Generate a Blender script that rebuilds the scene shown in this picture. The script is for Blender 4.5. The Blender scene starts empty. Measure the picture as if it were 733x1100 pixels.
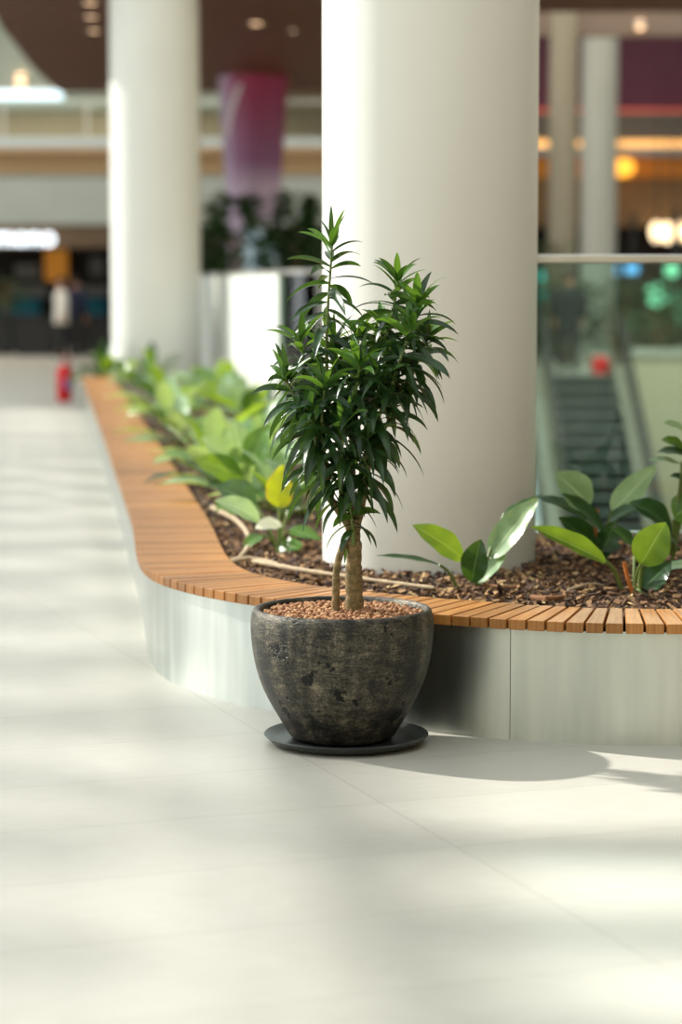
import bpy, math, random
from mathutils import Vector, Matrix, noise
R = random.Random(11)
S = bpy.context.scene
COL = S.collection
PI = math.pi
F, CX, CY, HOR, CAMH = 2500.0, 366.5, 550.0, 304.0, 1.6
PITCH = math.atan((CY - HOR) / F)

# ------------------------------------------------------------------ helpers
def ray(px, py):
    a, b = (px - CX) / F, (CY - py) / F
    return Vector((a, math.cos(PITCH) + b * math.sin(PITCH), -math.sin(PITCH) + b * math.cos(PITCH)))
def on(px, py, z=0.0):          # the point of the level z seen at that pixel
    d = ray(px, py); t = (z - CAMH) / d.z
    return Vector((0, 0, CAMH)) + d * t
def at(px, py, Y):              # the point at depth Y
    d = ray(px, py); t = Y / d.y
    return Vector((0, 0, CAMH)) + d * t
def lin(c):
    return tuple(((v / 255) / 12.92 if v / 255 <= .04045 else ((v / 255 + .055) / 1.055) ** 2.4) for v in c)

class MB:
    def __init__(s): s.v = []; s.f = []; s.uv = []
    def add(s, vs, fs, uv=None):
        k = len(s.v); s.v += [tuple(v) for v in vs]
        s.uv += uv if uv else [(0, 0)] * len(vs)
        s.f += [tuple(i + k for i in f) for f in fs]
        return s
    def box(s, x0, x1, y0, y1, z0, z1):
        vs = [(x, y, z) for z in (z0, z1) for y in (y0, y1) for x in (x0, x1)]
        return s.add(vs, [(0, 2, 3, 1), (4, 5, 7, 6), (0, 1, 5, 4), (2, 6, 7, 3), (0, 4, 6, 2), (1, 3, 7, 5)])
    def obox(s, c, ax, ay, az):     # oriented box: centre and three half vectors
        c = Vector(c)
        vs = [c + ax * i + ay * j + az * k for k in (-1, 1) for j in (-1, 1) for i in (-1, 1)]
        return s.add(vs, [(0, 2, 3, 1), (4, 5, 7, 6), (0, 1, 5, 4), (2, 6, 7, 3), (0, 4, 6, 2), (1, 3, 7, 5)])
    def bbox(s, x0, x1, y0, y1, z0, z1, b=.02):   # box with chamfered vertical and top edges
        ring = lambda i: [(x0 + b - i, y0 + 0, 0), (x1 - b + i, y0, 0), (x1, y0 + b, 0), (x1, y1 - b, 0), (x1 - b, y1, 0), (x0 + b, y1, 0), (x0, y1 - b, 0), (x0, y0 + b, 0)]
        vs = []
        for z, ins in ((z0, 0), (z1 - b, 0), (z1, b)):
            cx, cy = (x0 + x1) / 2, (y0 + y1) / 2
            for (x, y, _) in ring(0):
                fx = 1 - ins / max(1e-6, (x1 - x0) / 2); fy = 1 - ins / max(1e-6, (y1 - y0) / 2)
                vs.append((cx + (x - cx) * fx, cy + (y - cy) * fy, z))
        fs = [tuple(range(7, -1, -1)), tuple(range(16, 24))]
        for r in range(2):
            for i in range(8):
                j = (i + 1) % 8
                fs.append((r * 8 + i, r * 8 + j, r * 8 + 8 + j, r * 8 + 8 + i))
        return s.add(vs, fs)
    def lathe(s, prof, c=(0, 0, 0), n=48, close=False):
        vs, fs = [], []; m = len(prof)
        for i in range(n):
            a = 2 * PI * i / n
            for (r, z) in prof: vs.append((c[0] + r * math.cos(a), c[1] + r * math.sin(a), c[2] + z))
        for i in range(n):
            j = (i + 1) % n
            for k in range(m - 1): fs.append((i * m + k, j * m + k, j * m + k + 1, i * m + k + 1))
        return s.add(vs, fs)
    def tube(s, pts, rad, n=8, cap=True):
        pts = [Vector(p) for p in pts]; m = len(pts)
        rad = rad if isinstance(rad, (list, tuple)) else [rad] * m
        vs, fs = [], []; u = None
        for i, p in enumerate(pts):
            d = (pts[min(i + 1, m - 1)] - pts[max(i - 1, 0)]).normalized()
            if u is None:
                u = d.orthogonal().normalized()
            else:
                u = (u - d * u.dot(d)).normalized()
            w = d.cross(u)
            for k in range(n):
                a = 2 * PI * k / n
                vs.append(p + (u * math.cos(a) + w * math.sin(a)) * rad[i])
        for i in range(m - 1):
            for k in range(n):
                l = (k + 1) % n
                fs.append((i * n + k, i * n + l, (i + 1) * n + l, (i + 1) * n + k))
        if cap:
            fs.append(tuple(range(n - 1, -1, -1))); fs.append(tuple((m - 1) * n + k for k in range(n)))
        return s.add(vs, fs)
    def ball(s, c, rx, ry=None, rz=None, n=12, m=8):
        ry = ry or rx; rz = rz or rx; vs = [(c[0], c[1], c[2] - rz)]; fs = []
        for j in range(1, m):
            t = PI * j / m
            for i in range(n):
                a = 2 * PI * i / n
                vs.append((c[0] + rx * math.sin(t) * math.cos(a), c[1] + ry * math.sin(t) * math.sin(a), c[2] - rz * math.cos(t)))
        vs.append((c[0], c[1], c[2] + rz)); top = len(vs) - 1
        for i in range(n):
            k = (i + 1) % n
            fs.append((0, 1 + k, 1 + i)); fs.append((top, top - n + i, top - n + k))
            for j in range(m - 2): fs.append((1 + j * n + i, 1 + j * n + k, 1 + (j + 1) * n + k, 1 + (j + 1) * n + i))
        return s.add(vs, fs)
    def build(s, name, m, parent=None, smooth=False, bevel=0, sub=0, solid=0):
        me = bpy.data.meshes.new(name); me.from_pydata(s.v, [], s.f); me.update()
        ul = me.uv_layers.new(name='UVMap')
        for lp in me.loops: ul.data[lp.index].uv = s.uv[lp.vertex_index]
        me.materials.append(m)
        if smooth:
            for p in me.polygons: p.use_smooth = True
            me.set_sharp_from_angle(angle=math.radians(smooth if smooth is not True else 50))
        o = bpy.data.objects.new(name, me); COL.objects.link(o)
        if parent:
            o.parent = parent
            o.matrix_parent_inverse = Matrix.Translation(-parent.location)
        if solid:
            q = o.modifiers.new('thickness', 'SOLIDIFY'); q.thickness = solid; q.offset = 0
        if bevel:
            q = o.modifiers.new('edge', 'BEVEL'); q.width = bevel; q.segments = 2; q.limit_method = 'ANGLE'
        if sub:
            q = o.modifiers.new('smooth', 'SUBSURF'); q.levels = sub; q.render_levels = sub
        return o

def tag(o, label=None, cat=None, group=None, kind=None):
    if label: o['label'] = label
    if cat: o['category'] = cat
    if group: o['group'] = group
    if kind: o['kind'] = kind
    return o
def thing(name, loc, label, cat, group=None):
    o = bpy.data.objects.new(name, None); COL.objects.link(o); o.location = loc
    o.empty_display_size = .1
    return tag(o, label, cat, group)
def struct(name, mb, m, smooth=False, **k):
    return tag(mb.build(name, m, None, smooth, **k), kind='structure')
def spline(pts, step=.04):      # Catmull-Rom through pts, even steps
    pts = [Vector(p) for p in pts]
    P = [pts[0] * 2 - pts[1]] + pts + [pts[-1] * 2 - pts[-2]]
    dense = []
    for i in range(1, len(P) - 2):
        a, b, c, d = P[i - 1], P[i], P[i + 1], P[i + 2]
        n = max(4, int((c - b).length / (step * .25)))
        for k in range(n):
            t = k / n
            dense.append(.5 * ((2 * b) + (c - a) * t + (2 * a - 5 * b + 4 * c - d) * t * t + (3 * b - a - 3 * c + d) * t ** 3))
    dense.append(pts[-1])
    out = [dense[0]]; acc = 0
    for i in range(1, len(dense)):
        acc += (dense[i] - dense[i - 1]).length
        if acc >= step: out.append(dense[i]); acc = 0
    return out

# ------------------------------------------------------------------ materials
class N:
    def __init__(s, name):
        s.m = bpy.data.materials.new(name); s.m.use_nodes = True
        s.t = s.m.node_tree; s.n = s.t.nodes; s.l = s.t.links
        s.b = s.n['Principled BSDF']; s.out = s.n['Material Output']
    def node(s, typ, ins=None, **k):
        q = s.n.new(typ)
        for a, v in k.items(): setattr(q, a, v)
        for a, v in (ins or {}).items():
            if hasattr(v, 'is_linked') or isinstance(v, bpy.types.NodeSocket): s.l.new(v, q.inputs[a])
            else: q.inputs[a].default_value = v
        return q
    def set(s, **k):
        for a, v in k.items():
            a = a.replace('_', ' ')
            if isinstance(v, bpy.types.NodeSocket): s.l.new(v, s.b.inputs[a])
            else: s.b.inputs[a].default_value = v
        return s
    def coords(s, kind='Object', scale=(1, 1, 1), rot=(0, 0, 0)):
        tc = s.node('ShaderNodeTexCoord')
        return s.node('ShaderNodeMapping', {'Vector': tc.outputs[kind], 'Scale': scale, 'Rotation': rot}).outputs[0]
    def noise(s, vec, scale, detail=3, rough=.55):
        return s.node('ShaderNodeTexNoise', {'Vector': vec, 'Scale': scale, 'Detail': detail, 'Roughness': rough}).outputs[0]
    def ramp(s, fac, stops):
        q = s.node('ShaderNodeValToRGB', {'Fac': fac}); e = q.color_ramp.elements
        while len(e) < len(stops): e.new(.5)
        for k, (p, c) in enumerate(stops): e[k].position = p; e[k].color = (*c, 1)
        return q.outputs[0]
    def bump(s, h, strength=.3, dist=.01):
        s.l.new(s.node('ShaderNodeBump', {'Height': h, 'Strength': strength, 'Distance': dist}).outputs[0], s.b.inputs['Normal'])
def c4(c): return (*lin(c), 1)
def plain(name, c, rough=.5, metal=0, var=.12, scale=6, spec=.5):
    a = N(name); v = a.coords(); n = a.noise(v, scale)
    l = lin(c)
    a.set(Base_Color=a.ramp(n, [(.25, tuple(x * (1 - var) for x in l)), (.75, tuple(min(1, x * (1 + var)) for x in l))]), Roughness=rough, Metallic=metal)
    a.b.inputs['Specular IOR Level'].default_value = spec
    return a.m
def glow(name, c, e):
    a = N(name); a.set(Base_Color=c4(c), Emission_Color=c4(c), Emission_Strength=e); return a.m

def floor_mat():
    a = N('pale stone tile'); v = a.coords(rot=(0, 0, -math.radians(20.0)))
    a.n[v.node.name].inputs['Location'].default_value = FLOOR_OFF
    br = a.node('ShaderNodeTexBrick', {'Vector': v, 'Scale': 1.0, 'Mortar Size': .002, 'Mortar Smooth': .1, 'Bias': 0, 'Brick Width': 4.8, 'Row Height': .6,
        'Color1': c4((196, 194, 184)), 'Color2': c4((203, 201, 191)), 'Mortar': c4((168, 165, 154))}, offset=0.0, squash=1.0)
    n1 = a.noise(v, 1.3, 4); n2 = a.noise(a.coords(scale=(1, 6, 1), rot=(0, 0, -math.radians(20))), 9, 5)
    mx = a.node('ShaderNodeMix', {'Factor': .5, 'A': br.outputs[0], 'B': a.ramp(n1, [(.3, (.78, .77, .74)), (.7, (1, 1, 1))])}, data_type='RGBA', blend_type='MULTIPLY')
    # colour sockets of the RGBA mix
    mx.inputs[0].default_value = .5
    a.l.new(br.outputs[0], mx.inputs[6]); a.l.new(a.ramp(n1, [(.3, (.80, .79, .76)), (.7, (1, 1, 1))]), mx.inputs[7])
    m2 = a.node('ShaderNodeMix', data_type='RGBA', blend_type='MULTIPLY'); m2.inputs[0].default_value = .5
    a.l.new(mx.outputs[2], m2.inputs[6]); a.l.new(a.ramp(n2, [(.3, (.76, .75, .72)), (.7, (1, 1, 1))]), m2.inputs[7])
    a.set(Base_Color=m2.outputs[2], Roughness=a.ramp(n2, [(.2, (.36,) * 3), (.8, (.48,) * 3)]))
    a.b.inputs['Specular IOR Level'].default_value = .45
    return a.m
_c = on(340, 822); _a = -math.radians(20.0)
FLOOR_OFF = (-(_c.x * math.cos(_a) - _c.y * math.sin(_a)), -(_c.x * math.sin(_a) + _c.y * math.cos(_a)) + .0, 0)

def leaf_mat(name, c, c2, rib, rough=.33, trans=.35, tcol=None, edge=None):
    a = N(name); tc = a.node('ShaderNodeTexCoord'); uv = a.node('ShaderNodeSeparateXYZ', {'Vector': tc.outputs['UV']})
    d = a.node('ShaderNodeMath', {0: uv.outputs[1], 1: .5}, operation='SUBTRACT'); d = a.node('ShaderNodeMath', {0: d.outputs[0]}, operation='ABSOLUTE').outputs[0]
    n = a.noise(a.coords(), 14, 3)
    base = a.ramp(n, [(.3, lin(c)), (.7, lin(c2))])
    # side veins run off the midrib
    vv = a.node('ShaderNodeMath', {0: uv.outputs[0], 1: d}, operation='SUBTRACT')
    vv = a.node('ShaderNodeMath', {0: vv.outputs[0], 1: 95.0}, operation='MULTIPLY'); vv = a.node('ShaderNodeMath', {0: vv.outputs[0]}, operation='SINE').outputs[0]
    m1 = a.node('ShaderNodeMix', data_type='RGBA', blend_type='MULTIPLY'); m1.inputs[0].default_value = .25
    a.l.new(base, m1.inputs[6]); a.l.new(a.ramp(vv, [(.0, (1, 1, 1)), (.85, (1, 1, 1)), (1, (.5, .55, .5))]), m1.inputs[7])
    m2 = a.node('ShaderNodeMix', data_type='RGBA'); a.l.new(a.ramp(d, [(.012, (1,) * 3), (.03, (0,) * 3)]), m2.inputs[0])
    a.l.new(m1.outputs[2], m2.inputs[6]); m2.inputs[7].default_value = c4(rib)
    colr = m2.outputs[2]
    if edge:
        m3 = a.node('ShaderNodeMix', data_type='RGBA'); a.l.new(a.ramp(d, [(.36, (0,) * 3), (.5, (1,) * 3)]), m3.inputs[0])
        a.l.new(colr, m3.inputs[6]); m3.inputs[7].default_value = c4(edge); colr = m3.outputs[2]
    a.set(Base_Color=colr, Roughness=rough); a.b.inputs['Specular IOR Level'].default_value = .5
    a.bump(vv, .12, .004)
    tr = a.node('ShaderNodeBsdfTranslucent', {'Color': c4(tcol or c2)})
    mx = a.node('ShaderNodeMixShader', {0: trans, 1: a.b.outputs[0], 2: tr.outputs[0]})
    a.l.new(mx.outputs[0], a.out.inputs[0])
    return a.m

def wood_mat(name, c1, c2, c3, rough=.5):
    a = N(name); oi = a.node('ShaderNodeObjectInfo')
    tc = a.node('ShaderNodeTexCoord')
    off = a.node('ShaderNodeVectorMath', {0: tc.outputs['UV'], 1: oi.outputs['Location']}, operation='ADD')
    mp = a.node('ShaderNodeMapping', {'Vector': off.outputs[0], 'Scale': (3, 60, 1)})
    n = a.noise(mp.outputs[0], 1.5, 4, .6)
    col = a.ramp(n, [(.25, lin(c1)), (.5, lin(c2)), (.8, lin(c3))])
    rv = a.node('ShaderNodeMapRange', {'Value': oi.outputs['Random'], 3: .72, 4: 1.12})
    hv = a.node('ShaderNodeHueSaturation', {'Color': col, 'Value': rv.outputs[0]})
    a.set(Base_Color=hv.outputs[0], Roughness=rough); a.bump(n, .15, .002)
    return a.m

def pot_mat():
    a = N('burnished dark bronze glaze'); v = a.coords()
    n1 = a.noise(a.coords(scale=(1, 1, 2.2)), 15, 6, .7); n2 = a.noise(a.coords(scale=(1, 1, 7)), 26, 6, .8); n3 = a.noise(v, 130, 3, .75)
    n4 = a.noise(a.coords(scale=(3, 3, .5)), 5, 3)
    add = a.node('ShaderNodeMath', {0: n1, 1: n2}, operation='ADD'); add = a.node('ShaderNodeMath', {0: add.outputs[0], 1: n3}, operation='ADD')
    add = a.node('ShaderNodeMath', {0: add.outputs[0], 1: n4}, operation='ADD')
    add = a.node('ShaderNodeMath', {0: add.outputs[0], 1: .25}, operation='MULTIPLY').outputs[0]
    col = a.ramp(add, [(.40, lin((24, 25, 25))), (.465, lin((46, 46, 42))), (.53, lin((88, 83, 72))), (.62, lin((156, 146, 122)))])
    # small eaten pits
    nz = a.noise(v, 11, 5, .62)
    pit = a.ramp(nz, [(.605, (0,) * 3), (.63, (1,) * 3)])
    m = a.node('ShaderNodeMix', data_type='RGBA'); a.l.new(pit, m.inputs[0]); a.l.new(col, m.inputs[6]); m.inputs[7].default_value = c4((22, 23, 22))
    a.set(Base_Color=m.outputs[2], Metallic=.55, Roughness=a.ramp(add, [(.4, (.34,) * 3), (.6, (.5,) * 3)]))
    h = a.node('ShaderNodeMath', {0: add, 1: pit}, operation='SUBTRACT').outputs[0]
    a.bump(h, .7, .012)
    return a.m

def steel_mat():
    a = N('brushed stainless steel'); v = a.coords('UV', scale=(1.2, 90, 1))
    n = a.noise(v, 6, 4, .7); big = a.noise(a.coords('UV', scale=(3.5, .35, 1)), 2.2, 2)  # big: upright highlight streaks painted into the steel colour
    a.set(Base_Color=a.ramp(big, [(.3, (.50, .54, .51)), (.7, (.70, .73, .68))]), Metallic=1.0,
          Roughness=a.ramp(big, [(.3, (.30,) * 3), (.7, (.42,) * 3)]))
    a.bump(n, .10, .002)
    tg = a.node('ShaderNodeTangent', direction_type='UV_MAP', uv_map='UVMap')
    a.set(Anisotropic=.7, Anisotropic_Rotation=.25, Tangent=tg.outputs[0])
    return a.m

def glass_mat(name, tint, refl=.08):
    a = N(name); a.n.remove(a.b)
    tr = a.node('ShaderNodeBsdfTransparent', {'Color': (*tint, 1)}); gl = a.node('ShaderNodeBsdfGlossy', {'Roughness': .02})
    fr = a.node('ShaderNodeFresnel', {'IOR': 1.45})
    mx = a.node('ShaderNodeMixShader', {0: fr.outputs[0], 1: tr.outputs[0], 2: gl.outputs[0]})
    a.l.new(mx.outputs[0], a.out.inputs[0]); return a.m

def graphic_mat():
    a = N('printed purple wrap with highlight'); v = a.coords(); sp = a.node('ShaderNodeSeparateXYZ', {'Vector': v})
    z = a.node('ShaderNodeMapRange', {'Value': sp.outputs[2], 1: 1.5, 2: 5.6}).outputs[0]
    x = a.node('ShaderNodeMapRange', {'Value': sp.outputs[0], 1: -.75, 2: .75}).outputs[0]
    base = a.ramp(z, [(0, lin((190, 182, 200))), (.48, lin((196, 172, 198))), (.60, lin((146, 92, 138))), (.85, lin((160, 56, 104))), (1, lin((178, 44, 92)))])
    xx = a.ramp(x, [(0, lin((200, 205, 225))), (.18, lin((185, 170, 205))), (.34, lin((150, 60, 110)))])  # pale highlight on the left side, painted over the print
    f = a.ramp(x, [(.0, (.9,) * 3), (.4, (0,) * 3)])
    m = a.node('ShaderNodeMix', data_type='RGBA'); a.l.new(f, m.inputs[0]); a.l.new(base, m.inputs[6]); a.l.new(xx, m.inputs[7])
    a.set(Base_Color=m.outputs[2], Roughness=.35); return a.m

M = {}
M['floor'] = floor_mat()
M['column'] = plain('white column paint', (228, 228, 220), .42, var=.02, scale=2)
M['pot'] = pot_mat()
M['saucer'] = plain('dark grey saucer', (62, 66, 64), .32, .5, .2, 12)
M['steel'] = steel_mat()
M['riser'] = plain('shade dark step riser', (36, 42, 42), .5, .3, .1)  # dark tone puts shade on the risers below the lit treads
M['deck'] = plain('dull escalator cladding', (176, 170, 152), .45, .4, .08)
M['rail'] = plain('satin steel', (205, 203, 196), .3, .9, .05)
M['slat'] = wood_mat('oiled hardwood slat', (134, 84, 36), (170, 114, 54), (198, 146, 84), .42)
M['soil'] = plain('dark planter soil', (62, 46, 34), .95, 0, .4, 20)
def chip_mat():
    a = N('bark chips'); g = a.node('ShaderNodeNewGeometry')
    a.set(Base_Color=a.ramp(g.outputs['Random Per Island'], [(0, lin((48, 32, 22))), (.35, lin((84, 58, 40))), (.65, lin((118, 86, 58))), (.85, lin((160, 124, 84))), (1, lin((206, 176, 128)))]), Roughness=.9)
    a.bump(a.noise(a.coords(), 120, 3), .4, .004); return a.m
M['chip'] = chip_mat()
def pebble_mat():
    a = N('fired clay pebble'); g = a.node('ShaderNodeNewGeometry')
    a.set(Base_Color=a.ramp(g.outputs['Random Per Island'], [(0, lin((122, 82, 56))), (.5, lin((164, 118, 82))), (1, lin((200, 160, 120)))]), Roughness=.9)
    a.bump(a.noise(a.coords(), 300, 3), .4, .002); return a.m
M['pebble'] = pebble_mat()
M['stick'] = plain('dry pale twig', (178, 158, 128), .85, 0, .3, 18)
M['stickdark'] = plain('dry brown twig', (140, 96, 62), .85, 0, .3, 18)
def bark_mat():
    a = N('ringed green grey bark'); v = a.coords(scale=(1, 1, 1.3)); n = a.noise(v, 55, 4, .7)
    a.set(Base_Color=a.ramp(n, [(.3, lin((70, 62, 40))), (.5, lin((120, 104, 66))), (.62, lin((146, 120, 84))), (.78, lin((172, 152, 118)))]), Roughness=.85); a.bump(n, .6, .006); return a.m
M['bark'] = bark_mat()
M['greenstem'] = plain('green shoot', (104, 122, 60), .6, 0, .25, 40)
M['dra'] = leaf_mat('dark dracaena leaf', (24, 46, 28), (46, 80, 42), (64, 98, 56), .26, .22, (86, 120, 40))
M['draY'] = leaf_mat('young dracaena leaf', (52, 96, 36), (84, 130, 48), (110, 150, 70), .32, .28, (120, 160, 45))
M['phil'] = leaf_mat('philodendron leaf', (56, 98, 40), (88, 138, 54), (160, 188, 110), .25, .34, (175, 205, 50))
M['phild'] = leaf_mat('deep green philodendron leaf', (34, 66, 38), (50, 90, 46), (110, 140, 90), .28, .2, (110, 150, 40))
M['philp'] = leaf_mat('sheen pale philodendron leaf', (128, 164, 116), (166, 196, 148), (206, 222, 176), .26, .3, (185, 210, 110))  # paler copy with the skylight gloss painted into its colour
M['phily'] = leaf_mat('yellowing philodendron leaf', (150, 165, 30), (190, 195, 50), (130, 150, 50), .35, .5, (210, 215, 40), edge=(214, 150, 50))
M['philw'] = leaf_mat('creamy white leaf', (222, 220, 190), (240, 238, 214), (200, 205, 160), .35, .3, (230, 230, 190))
M['petiole'] = plain('fleshy petiole', (112, 132, 66), .45, 0, .2, 20)
M['sheath'] = plain('orange dry sheath', (190, 108, 44), .6, 0, .2, 20)
M['glass'] = glass_mat('green tinted balustrade glass', (.78, .92, .88))
M['clear'] = glass_mat('upper balustrade glass', (.93, .97, .97))
M['white'] = plain('white panel', (232, 236, 228), .35, 0, .02)
M['beige'] = plain('beige render', (190, 182, 160), .7, 0, .05, 1)
M['greywall'] = plain('grey white fascia', (176, 182, 174), .6, 0, .04, 1)
M['soffit'] = plain('red brown soffit batten', (100, 56, 32), .5, 0, .25, 3, spec=.3)
M['soffitback'] = plain('dark soffit backing', (26, 18, 14), .8)
M['dark'] = plain('dark shop interior', (44, 36, 32), .8, 0, .2, 1)
M['brownband'] = plain('brown shop header', (104, 84, 62), .7, 0, .1, 1)
M['brownwall'] = plain('tan shop wall', (128, 98, 62), .7, 0, .1, 1)
M['maroon'] = plain('purple maroon wall', (124, 74, 96), .7, 0, .1, .5)
M['orange'] = plain('ochre fascia', (214, 132, 36), .6, 0, .06, 1)
M['grey'] = plain('mid grey metal', (128, 126, 120), .5, .2, .08)
M['black'] = plain('black counter', (24, 24, 25), .5, 0, .15)
M['rubber'] = plain('black rubber', (28, 28, 28), .6)
M['step'] = plain('ribbed grey step metal', (150, 160, 154), .42, .6, .15, 20)
M['teal'] = plain('teal upholstery', (22, 104, 120), .8, 0, .12)
M['red'] = plain('red enamel', (222, 24, 32), .25, 0, .04)
M['labelblue'] = plain('lilac paper label', (170, 130, 200), .5)
M['shirt'] = plain('white cotton', (226, 222, 212), .9, 0, .05)
M['navy'] = plain('navy cotton', (34, 40, 66), .9)
M['charcoal'] = plain('charcoal cloth', (36, 44, 46), .9)
M['skin'] = plain('skin', (196, 142, 114), .55, 0, .05)
M['hair'] = plain('dark hair', (42, 30, 24), .6)
M['shoe'] = plain('dark shoe leather', (30, 28, 28), .5)
M['purple'] = graphic_mat()
M['leafbg'] = leaf_mat('indoor tree leaf', (34, 62, 34), (60, 92, 44), (80, 110, 60), .4, .2)
M['lampwarm'] = glow('warm lamp', (255, 208, 160), 3.0)
M['lampcool'] = glow('cool lamp tube', (215, 240, 250), 1.3)
M['cove'] = glow('warm cove strip', (255, 190, 110), 1.2)
M['coolstrip'] = glow('cool edge strip', (205, 228, 235), .75)
M['sign'] = glow('white sign letter', (235, 245, 255), 2.2)
M['globe'] = glow('globe lamp', (150, 240, 190), .8)
M['screen'] = glow('blue lit screen', (110, 190, 255), 1.2)
M['tealscreen'] = glow('teal lit screen', (60, 200, 190), .7)
M['amber'] = glow('amber lit panel', (225, 145, 45), .25)
M['picture'] = plain('faded poster paper', (150, 146, 140), .8)
M['pinkstrip'] = glow('pink strip light', (235, 110, 90), .28)

# ------------------------------------------------------------------ curves of the place
ZB = .433
outer_px = [(88, 404), (112, 470), (120, 494), (133, 532), (142, 560), (145.5, 585), (149, 600), (157, 611.5), (176, 621.5), (205, 629), (240, 636), (272, 641.5), (330, 647.5), (400, 654), (467, 660), (505, 663), (550, 666), (591, 668.2), (633, 669.6), (676, 670.5), (733, 670.5)]
outer = [on(x, y, ZB) for x, y in outer_px]
outer = [Vector((p.x, p.y, 0)) for p in outer] + [Vector((1.7, 7.96, 0)), Vector((2.4, 8.2, 0)), Vector((3.2, 8.7, 0))]
OUT = spline(outer, .065)
for _ in range(14):
    OUT = [OUT[0]] + [(OUT[i - 1] + OUT[i] * 2 + OUT[i + 1]) / 4 for i in range(1, len(OUT) - 1)] + [OUT[-1]]
def normal_at(i):
    d = (OUT[min(i + 1, len(OUT) - 1)] - OUT[max(i - 1, 0)]).normalized()
    return Vector((-d.y, d.x, 0))       # towards the planter
NRM = [normal_at(i) for i in range(len(OUT))]
for _ in range(6):
    NRM = [NRM[0]] + [((NRM[i - 1] + NRM[i] * 2 + NRM[i + 1]) / 4).normalized() for i in range(1, len(NRM) - 1)] + [NRM[-1]]
INN = [p + n * .38 for p, n in zip(OUT, NRM)]
rail_pts = [(-2.35, 36), (-2.0, 33), (-1.28, 28.5), (-.67, 24.5), (-.235, 23), (.06, 20.5), (.14, 16.5), (.13, 13), (.27, 11.6), (.65, 11.0), (1.15, 10.9), (1.6, 10.9), (2.4, 10.9), (3.6, 10.9)]
RAIL = spline([Vector((x, y, 0)) for x, y in rail_pts], .1)
ZS = .385      # mulch level
ORD = ['first', 'second', 'third', 'fourth', 'fifth', 'sixth', 'seventh', 'eighth', 'ninth', 'tenth', 'eleventh', 'twelfth', 'thirteenth', 'fourteenth', 'fifteenth', 'sixteenth', 'seventeenth', 'eighteenth']

# ------------------------------------------------------------------ the setting
mb = MB(); poly = [(-30, -10), (9, -10), (9, 10.9)] + [(p.x, p.y) for p in reversed(RAIL)] + [(-2.35, 41), (-30, 41)]
n = len(poly); mb.add([(x, y, 0) for x, y in poly] + [(x, y, -.4) for x, y in poly], [tuple(range(n)), tuple(range(2 * n - 1, n - 1, -1))] + [(i, n + i, n + (i + 1) % n, (i + 1) % n) for i in range(n)])
struct('floor', mb, M['floor'])
mb = MB().box(-30, 30, 41.0, 64, -.4, 0); struct('floor_far', mb, plain('light tinted concourse floor', (188, 182, 170), .5, 0, .05, 2))  # warmer tint stands in for the different light on these tiles
struct('floor_lower', MB().box(-30, 30, 8, 64, -5.3, -5.0), M['beige'])
# soil bed with a bank of mulch
INNB = [p - n * .03 for p, n in zip(INN, NRM)]
ring = [(p.x, p.y) for p in INNB] + [(p.x, p.y) for p in reversed(RAIL) if p.y < 31.5]
k = len(ring)
mb = MB().add([(x, y, ZS) for x, y in ring] + [(x, y, .02) for x, y in ring], [tuple(range(k)), tuple(range(2 * k - 1, k - 1, -1))] + [(i, k + i, k + (i + 1) % k, (i + 1) % k) for i in range(k)])
tag(mb.build('soil', M['soil']), 'dark soil filling the bench planter under the bark chips', 'soil', kind='stuff')

# ------------------------------------------------------------------ bench planter
bench = thing('planter_bench', (0, 8.2, 0), 'curving timber slat bench on a brushed steel planter wall', 'bench')
def slat_geo(mb, i):
    g = .0045
    a, b = OUT[i], OUT[i + 1]; c, d = INN[i], INN[i + 1]
    e = (b - a).normalized() * g; h = (d - c); h = h.normalized() * min(g, h.length * .2)
    z0, z1 = ZB - .036, ZB + (R.random() - .5) * .002
    q = [a + e, b - e, d - h, c + h]
    vs = [(p.x, p.y, z) for z in (z0, z1) for p in q]
    u0 = i * .37
    uv = [(0, u0), (0, u0 + .06), (.38, u0 + .06), (.38, u0)] * 2
    mb.add(vs, [(3, 2, 1, 0), (4, 5, 6, 7), (0, 1, 5, 4), (1, 2, 6, 5), (2, 3, 7, 6), (3, 0, 4, 7)], uv)
def px_of(p):
    v = Vector(p) - Vector((0, 0, CAMH)); dz = v.y * math.cos(PITCH) - v.z * math.sin(PITCH); up = v.y * math.sin(PITCH) + v.z * math.cos(PITCH)
    return CX + F * v.x / dz, CY - F * up / dz
idx = [i for i in range(len(OUT) - 1)]
seen = sorted([i for i in idx if px_of((OUT[i].x, OUT[i].y, ZB))[0] < 750], key=lambda i: OUT[i].y)[:100]
rest = MB()
for i in idx:
    if i in seen:
        mb = MB(); slat_geo(mb, i); mb.build('slat', M['slat'], bench, bevel=.0025)
    else: slat_geo(rest, i)
def wood_rest():
    m = M['slat'].copy(); t = m.node_tree
    g = t.nodes.new('ShaderNodeNewGeometry')
    mr = [x for x in t.nodes if x.type == 'MAP_RANGE'][0]; t.links.new(g.outputs['Random Per Island'], mr.inputs[0]); return m
tag(rest.build('slat', wood_rest(), bench), kind='stuff')
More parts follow.
